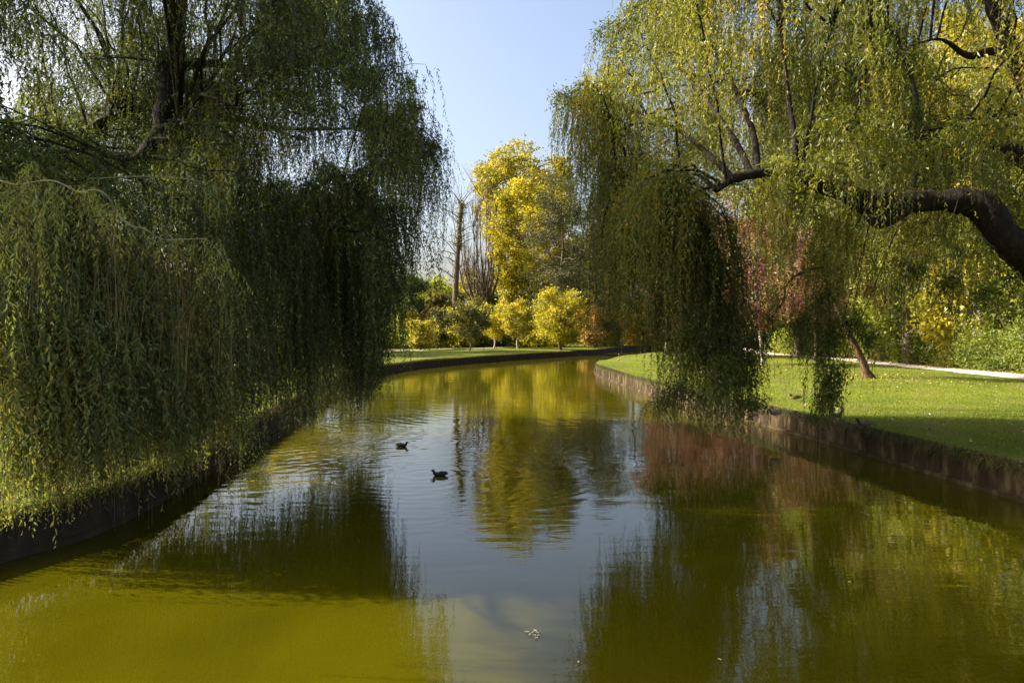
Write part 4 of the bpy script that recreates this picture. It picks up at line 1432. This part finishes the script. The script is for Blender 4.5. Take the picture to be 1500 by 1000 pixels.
# the little cluster of pale leaves afloat in front
def float_leaf(x, y, L, a, label, group, mat):
    n = 9
    V = [(0, 0, 0.012)]
    for i in range(n):
        t = i / n * 2 * math.pi
        r = L * (0.36 + 0.14 * math.cos(2 * t)) * (1 + .12 * math.cos(5 * t))
        V.append((r * math.cos(t), r * math.sin(t) * .8, 0.006 + .012 * abs(math.sin(t * 1.5))))
    F = [(0, i + 1, (i + 1) % n + 1) for i in range(n)]
    me = bpy.data.meshes.new('floating_leaf')
    me.from_pydata(V, [], F)
    at = me.attributes.new('tint', 'FLOAT', 'FACE')
    at.data.foreach_set('value', [random.random()] * len(F))
    me.materials.append(mat)
    o = bpy.data.objects.new('floating_leaf', me)
    COL.objects.link(o)
    o.location = (x, y, 0.004)
    o.rotation_euler = (random.uniform(-.15, .15), random.uniform(-.15, .15), a)
    tag(o, label, 'leaf', group)


for (px, py) in [(772, 929), (776, 933), (780, 930), (783, 934), (787, 930), (789, 934), (786, 938), (784, 927)]:
    D = EYE * FOC / (py - 480)
    float_leaf((px - 750) / FOC * D, D, random.uniform(.04, .062), random.uniform(0, 6), 'pale yellow leaf in the small cluster afloat on the open water', 'pale leaves floating in one cluster', M['leaf_pale'])
for i, (px, py) in enumerate([(1056, 970), (848, 974), (1247, 855)]):
    D = EYE * FOC / (py - 480)
    float_leaf((px - 750) / FOC * D, D, .045, random.uniform(0, 6), ['single pale leaf afloat near the lower edge right of the cluster', 'single pale leaf afloat just below the cluster', 'single pale leaf afloat on the darker reflections near the right bank'][i], None, M['leaf_pale'])
for i, (px, py, lab) in enumerate([(1228, 603, 'white feather on the lawn edge beside the long willow tress'), (1363, 611, 'white feather lying in the shaded grass'), (1309, 620, 'small white feather lying between the duck and the other feather')]):
    D = D_of(py)
    x = (px - 750) / FOC * D
    V = [(-.07, 0, .02), (-.03, -.022, .03), (.04, -.018, .03), (.08, 0, .04), (.04, .02, .035), (-.03, .022, .03), (0, 0, .05)]
    F = [(0, 1, 6), (1, 2, 6), (2, 3, 6), (3, 4, 6), (4, 5, 6), (5, 0, 6)]
    o = mesh_np('feather', np.array(V) , F, M['feather_white'])
    o.location = (x, D, float(ground_z(x, D)) + .04)
    o.rotation_euler.z = i * 1.3
    tag(o, lab, 'feather')


# ------------------------------------------------------------------ water birds
def plain(name, c, rough=.55):
    m, n, l = new_mat(name)
    b = n.new('ShaderNodeBsdfPrincipled')
    nz = n.new('ShaderNodeTexNoise')
    nz.inputs['Scale'].default_value = 60
    rp = ramp(n, [(0.3, tuple(v * .7 for v in c)), (.7, tuple(min(1, v * 1.25) for v in c))])
    l.new(nz.outputs['Fac'], rp.inputs[0])
    l.new(rp.outputs[0], b.inputs['Base Color'])
    b.inputs['Roughness'].default_value = rough
    o = n.new('ShaderNodeOutputMaterial')
    l.new(b.outputs[0], o.inputs[0])
    return m


BM = {k: plain('plumage_' + k, c) for k, c in dict(black=(.012, .012, .014), brown=(.16, .11, .07), grey=(.34, .31, .28), green=(.006, .024, .016), chest=(.12, .05, .03), tan=(.30, .22, .14)).items()}
BM['bill'] = plain('bill_yellow', (.45, .33, .06), .4)
BM['white'] = plain('bill_white', (.75, .73, .70), .4)
BM['leg'] = plain('leg_orange', (.5, .18, .03), .5)
BM['eye'] = plain('eye', (.01, .01, .01), .1)


def bird(name, label, cat, x, y, z, rz, s, mats, afloat=True, group=None, sitting=False):
    """one continuous body from tail to head; bill, wings, eyes and legs are its parts"""
    root = empty(name, (x, y, z), rz, label, cat, group)
    # spine points (forward +x), heights from the waterline, half width, half height
    sp = [(-.27, .085, .008, .006), (-.23, .075, .028, .014), (-.17, .062, .062, .038), (-.09, .055, .088, .062), (0, .052, .098, .072), (.09, .058, .088, .070), (.145, .075, .064, .060), (.168, .098, .050, .052), (.178, .125, .041, .044), (.188, .150, .037, .040), (.205, .170, .040, .040), (.232, .172, .034, .032), (.257, .164, .015, .015)]
    up = 0.0 if afloat else .10
    mat_of = [mats['body']] * 6 + [mats['chest']] * 1 + [mats['neck']] * 1 + [mats['head']] * 5
    P_, Rr = resample(np.array([(a, 0, b + up) for a, b, _, _ in sp]), 40), resample(np.array([(c, d, 0) for _, _, c, d in sp]), 40)
    sides = 14
    T = norm(np.gradient(P_, axis=0))
    V = []
    for i in range(40):
        up_v = np.array([-T[i][2], 0, T[i][0]])
        for k in range(sides):
            a = k / sides * 2 * math.pi
            V.append(P_[i] + np.array([0, math.cos(a) * abs(Rr[i][0]), 0]) + up_v * math.sin(a) * abs(Rr[i][1]))
    F = [(i * sides + k, i * sides + (k + 1) % sides, (i + 1) * sides + (k + 1) % sides, (i + 1) * sides + k) for i in range(39) for k in range(sides)]
    V = np.array(V) * s
    me = bpy.data.meshes.new('body')
    me.from_pydata([tuple(v) for v in V], [], F + [tuple(range(sides))[::-1], tuple(39 * sides + k for k in range(sides))])
    order = list(dict.fromkeys(id(m) for m in mat_of))
    uniq = []
    for m in mat_of:
        if m not in uniq:
            uniq.append(m)
            me.materials.append(m)
    for p in me.polygons:
        i = min(p.index // sides, 38)
        p.material_index = uniq.index(mat_of[min(int(i / 39 * 13), 12)])
        p.use_smooth = True
    o = bpy.data.objects.new('body', me)
    COL.objects.link(o)
    o.parent = root

    def part(nm, V, F, m, par=root):
        q = bpy.data.meshes.new(nm)
        q.from_pydata([tuple(np.array(v) * s) for v in V], [], F)
        for pp in q.polygons:
            pp.use_smooth = True
        q.materials.append(m)
        oo = bpy.data.objects.new(nm, q)
        COL.objects.link(oo)
        oo.parent = par
        return oo
    # bill: flat wedge
    b0, bz = .248, .163 + up
    bl = mats.get('bl', .055)
    part('bill', [(b0, -.014, bz - .012), (b0, .014, bz - .012), (b0, .012, bz + .012), (b0, -.012, bz + .012), (b0 + bl, -.010, bz - .018), (b0 + bl, .010, bz - .018), (b0 + bl, .009, bz - .011), (b0 + bl, -.009, bz - .011)],
         [(0, 1, 2, 3), (4, 7, 6, 5), (0, 4, 5, 1), (1, 5, 6, 2), (2, 6, 7, 3), (3, 7, 4, 0)], mats['bill'])
    for sd in (-1, 1):
        wv, wf = [], []
        m_, k_ = 12, 5
        for i in range(m_):
            f = i / (m_ - 1)
            xx = .10 - f * .34
            hh = .052 * math.sin(math.pi * min(1, f * .85 + .12)) + .006
            for k in range(k_):
                g_ = k / (k_ - 1) - .5
                wv.append((xx, sd * (.100 * math.sqrt(max(.05, 1 - (2.1 * (xx + .02) / .62) ** 2)) * math.cos(g_ * 1.1) + .004) * (1 - .55 * f ** 3), .075 + up + g_ * hh * 2 + .03 * f * f))
        for i in range(m_ - 1):
            for k in range(k_ - 1):
                q = [i * k_ + k, i * k_ + k + 1, (i + 1) * k_ + k + 1, (i + 1) * k_ + k]
                wf.append(q if sd > 0 else q[::-1])
        part('wing', wv, wf, mats['wing'])
        ex, ey, ez = .214, sd * .037, .180 + up
        part('eye', [(ex - .005, ey, ez), (ex, ey, ez - .005), (ex + .005, ey, ez), (ex, ey, ez + .005), (ex, ey + sd * .004, ez)], [(0, 1, 4), (1, 2, 4), (2, 3, 4), (3, 0, 4)], BM['eye'])
        if not afloat:
            g = Geo()
            tube(g, np.array([(-.005, sd * .04, .07), (.0, sd * .04, .035), (.005, sd * .04, .004)]) * s, np.array([.012, .007, .007]) * s, 6)
            V2, F2 = g.out()
            lg = mesh_np('leg', V2, F2, mats['leg'], None, smooth=True)
            lg.parent = root
            f_ = part('foot', [(-.01, sd * .04, .004), (.06, sd * .04 - .028, .002), (.07, sd * .04, .002), (.06, sd * .04 + .028, .002), (.0, sd * .04, .014)], [(0, 1, 4), (1, 2, 4), (2, 3, 4), (3, 0, 4), (0, 3, 2, 1)], mats['leg'])
            f_.parent = lg
    return root


coot = dict(body=BM['black'], chest=BM['black'], neck=BM['black'], head=BM['black'], wing=BM['black'], bill=BM['black'], leg=BM['leg'], bl=.04)
drake = dict(body=BM['grey'], chest=BM['chest'], neck=BM['white'], head=BM['green'], wing=BM['brown'], bill=BM['bill'], leg=BM['leg'])
hen = dict(body=BM['brown'], chest=BM['tan'], neck=BM['tan'], head=BM['brown'], wing=BM['brown'], bill=BM['bill'], leg=BM['leg'])
dark = dict(body=BM['brown'], chest=BM['chest'], neck=BM['green'], head=BM['green'], wing=BM['brown'], bill=BM['bill'], leg=BM['leg'])


def water_at(px, py):
    D = EYE * FOC / (py - 480)
    return (px - 750) / FOC * D, D


x, y = water_at(644, 697)
bird('coot', 'black coot swimming to the left on the open water, the nearer of two', 'coot', x, y, -.01, math.pi, .80, coot)
x, y = water_at(588, 654)
bird('coot', 'black coot swimming to the right close to the left willow reflection', 'coot', x, y, -.01, rad(-12), .80, coot)


def lawn_bird(px, py, label, mats, rz, s=1.0, nm='mallard'):
    D = D_of(py)
    x = (px - 750) / FOC * D
    bird(nm, label, 'duck', x, D, float(ground_z(x, D)), rz, s, mats, afloat=False)


lawn_bird(1166, 587, 'brown mallard with pale chest standing on the sunlit lawn facing the water', dict(hen, head=BM['green'], chest=BM['tan']), rad(184), 1.05)
lawn_bird(1268, 630, 'dark mallard crouching in the shade on the bank right of the long tress', dark, rad(168), 1.05)
lawn_bird(1226, 617, 'dark duck half hidden behind the long willow tress', dark, rad(10), .95)
lawn_bird(906, 530, 'small dark duck at the tip of the sunny lawn', dark, rad(120), 1.0)
lawn_bird(1136, 613, 'pale buff duck on the very edge of the bank', dict(hen, body=BM['tan'], wing=BM['tan']), rad(200), 1.0)
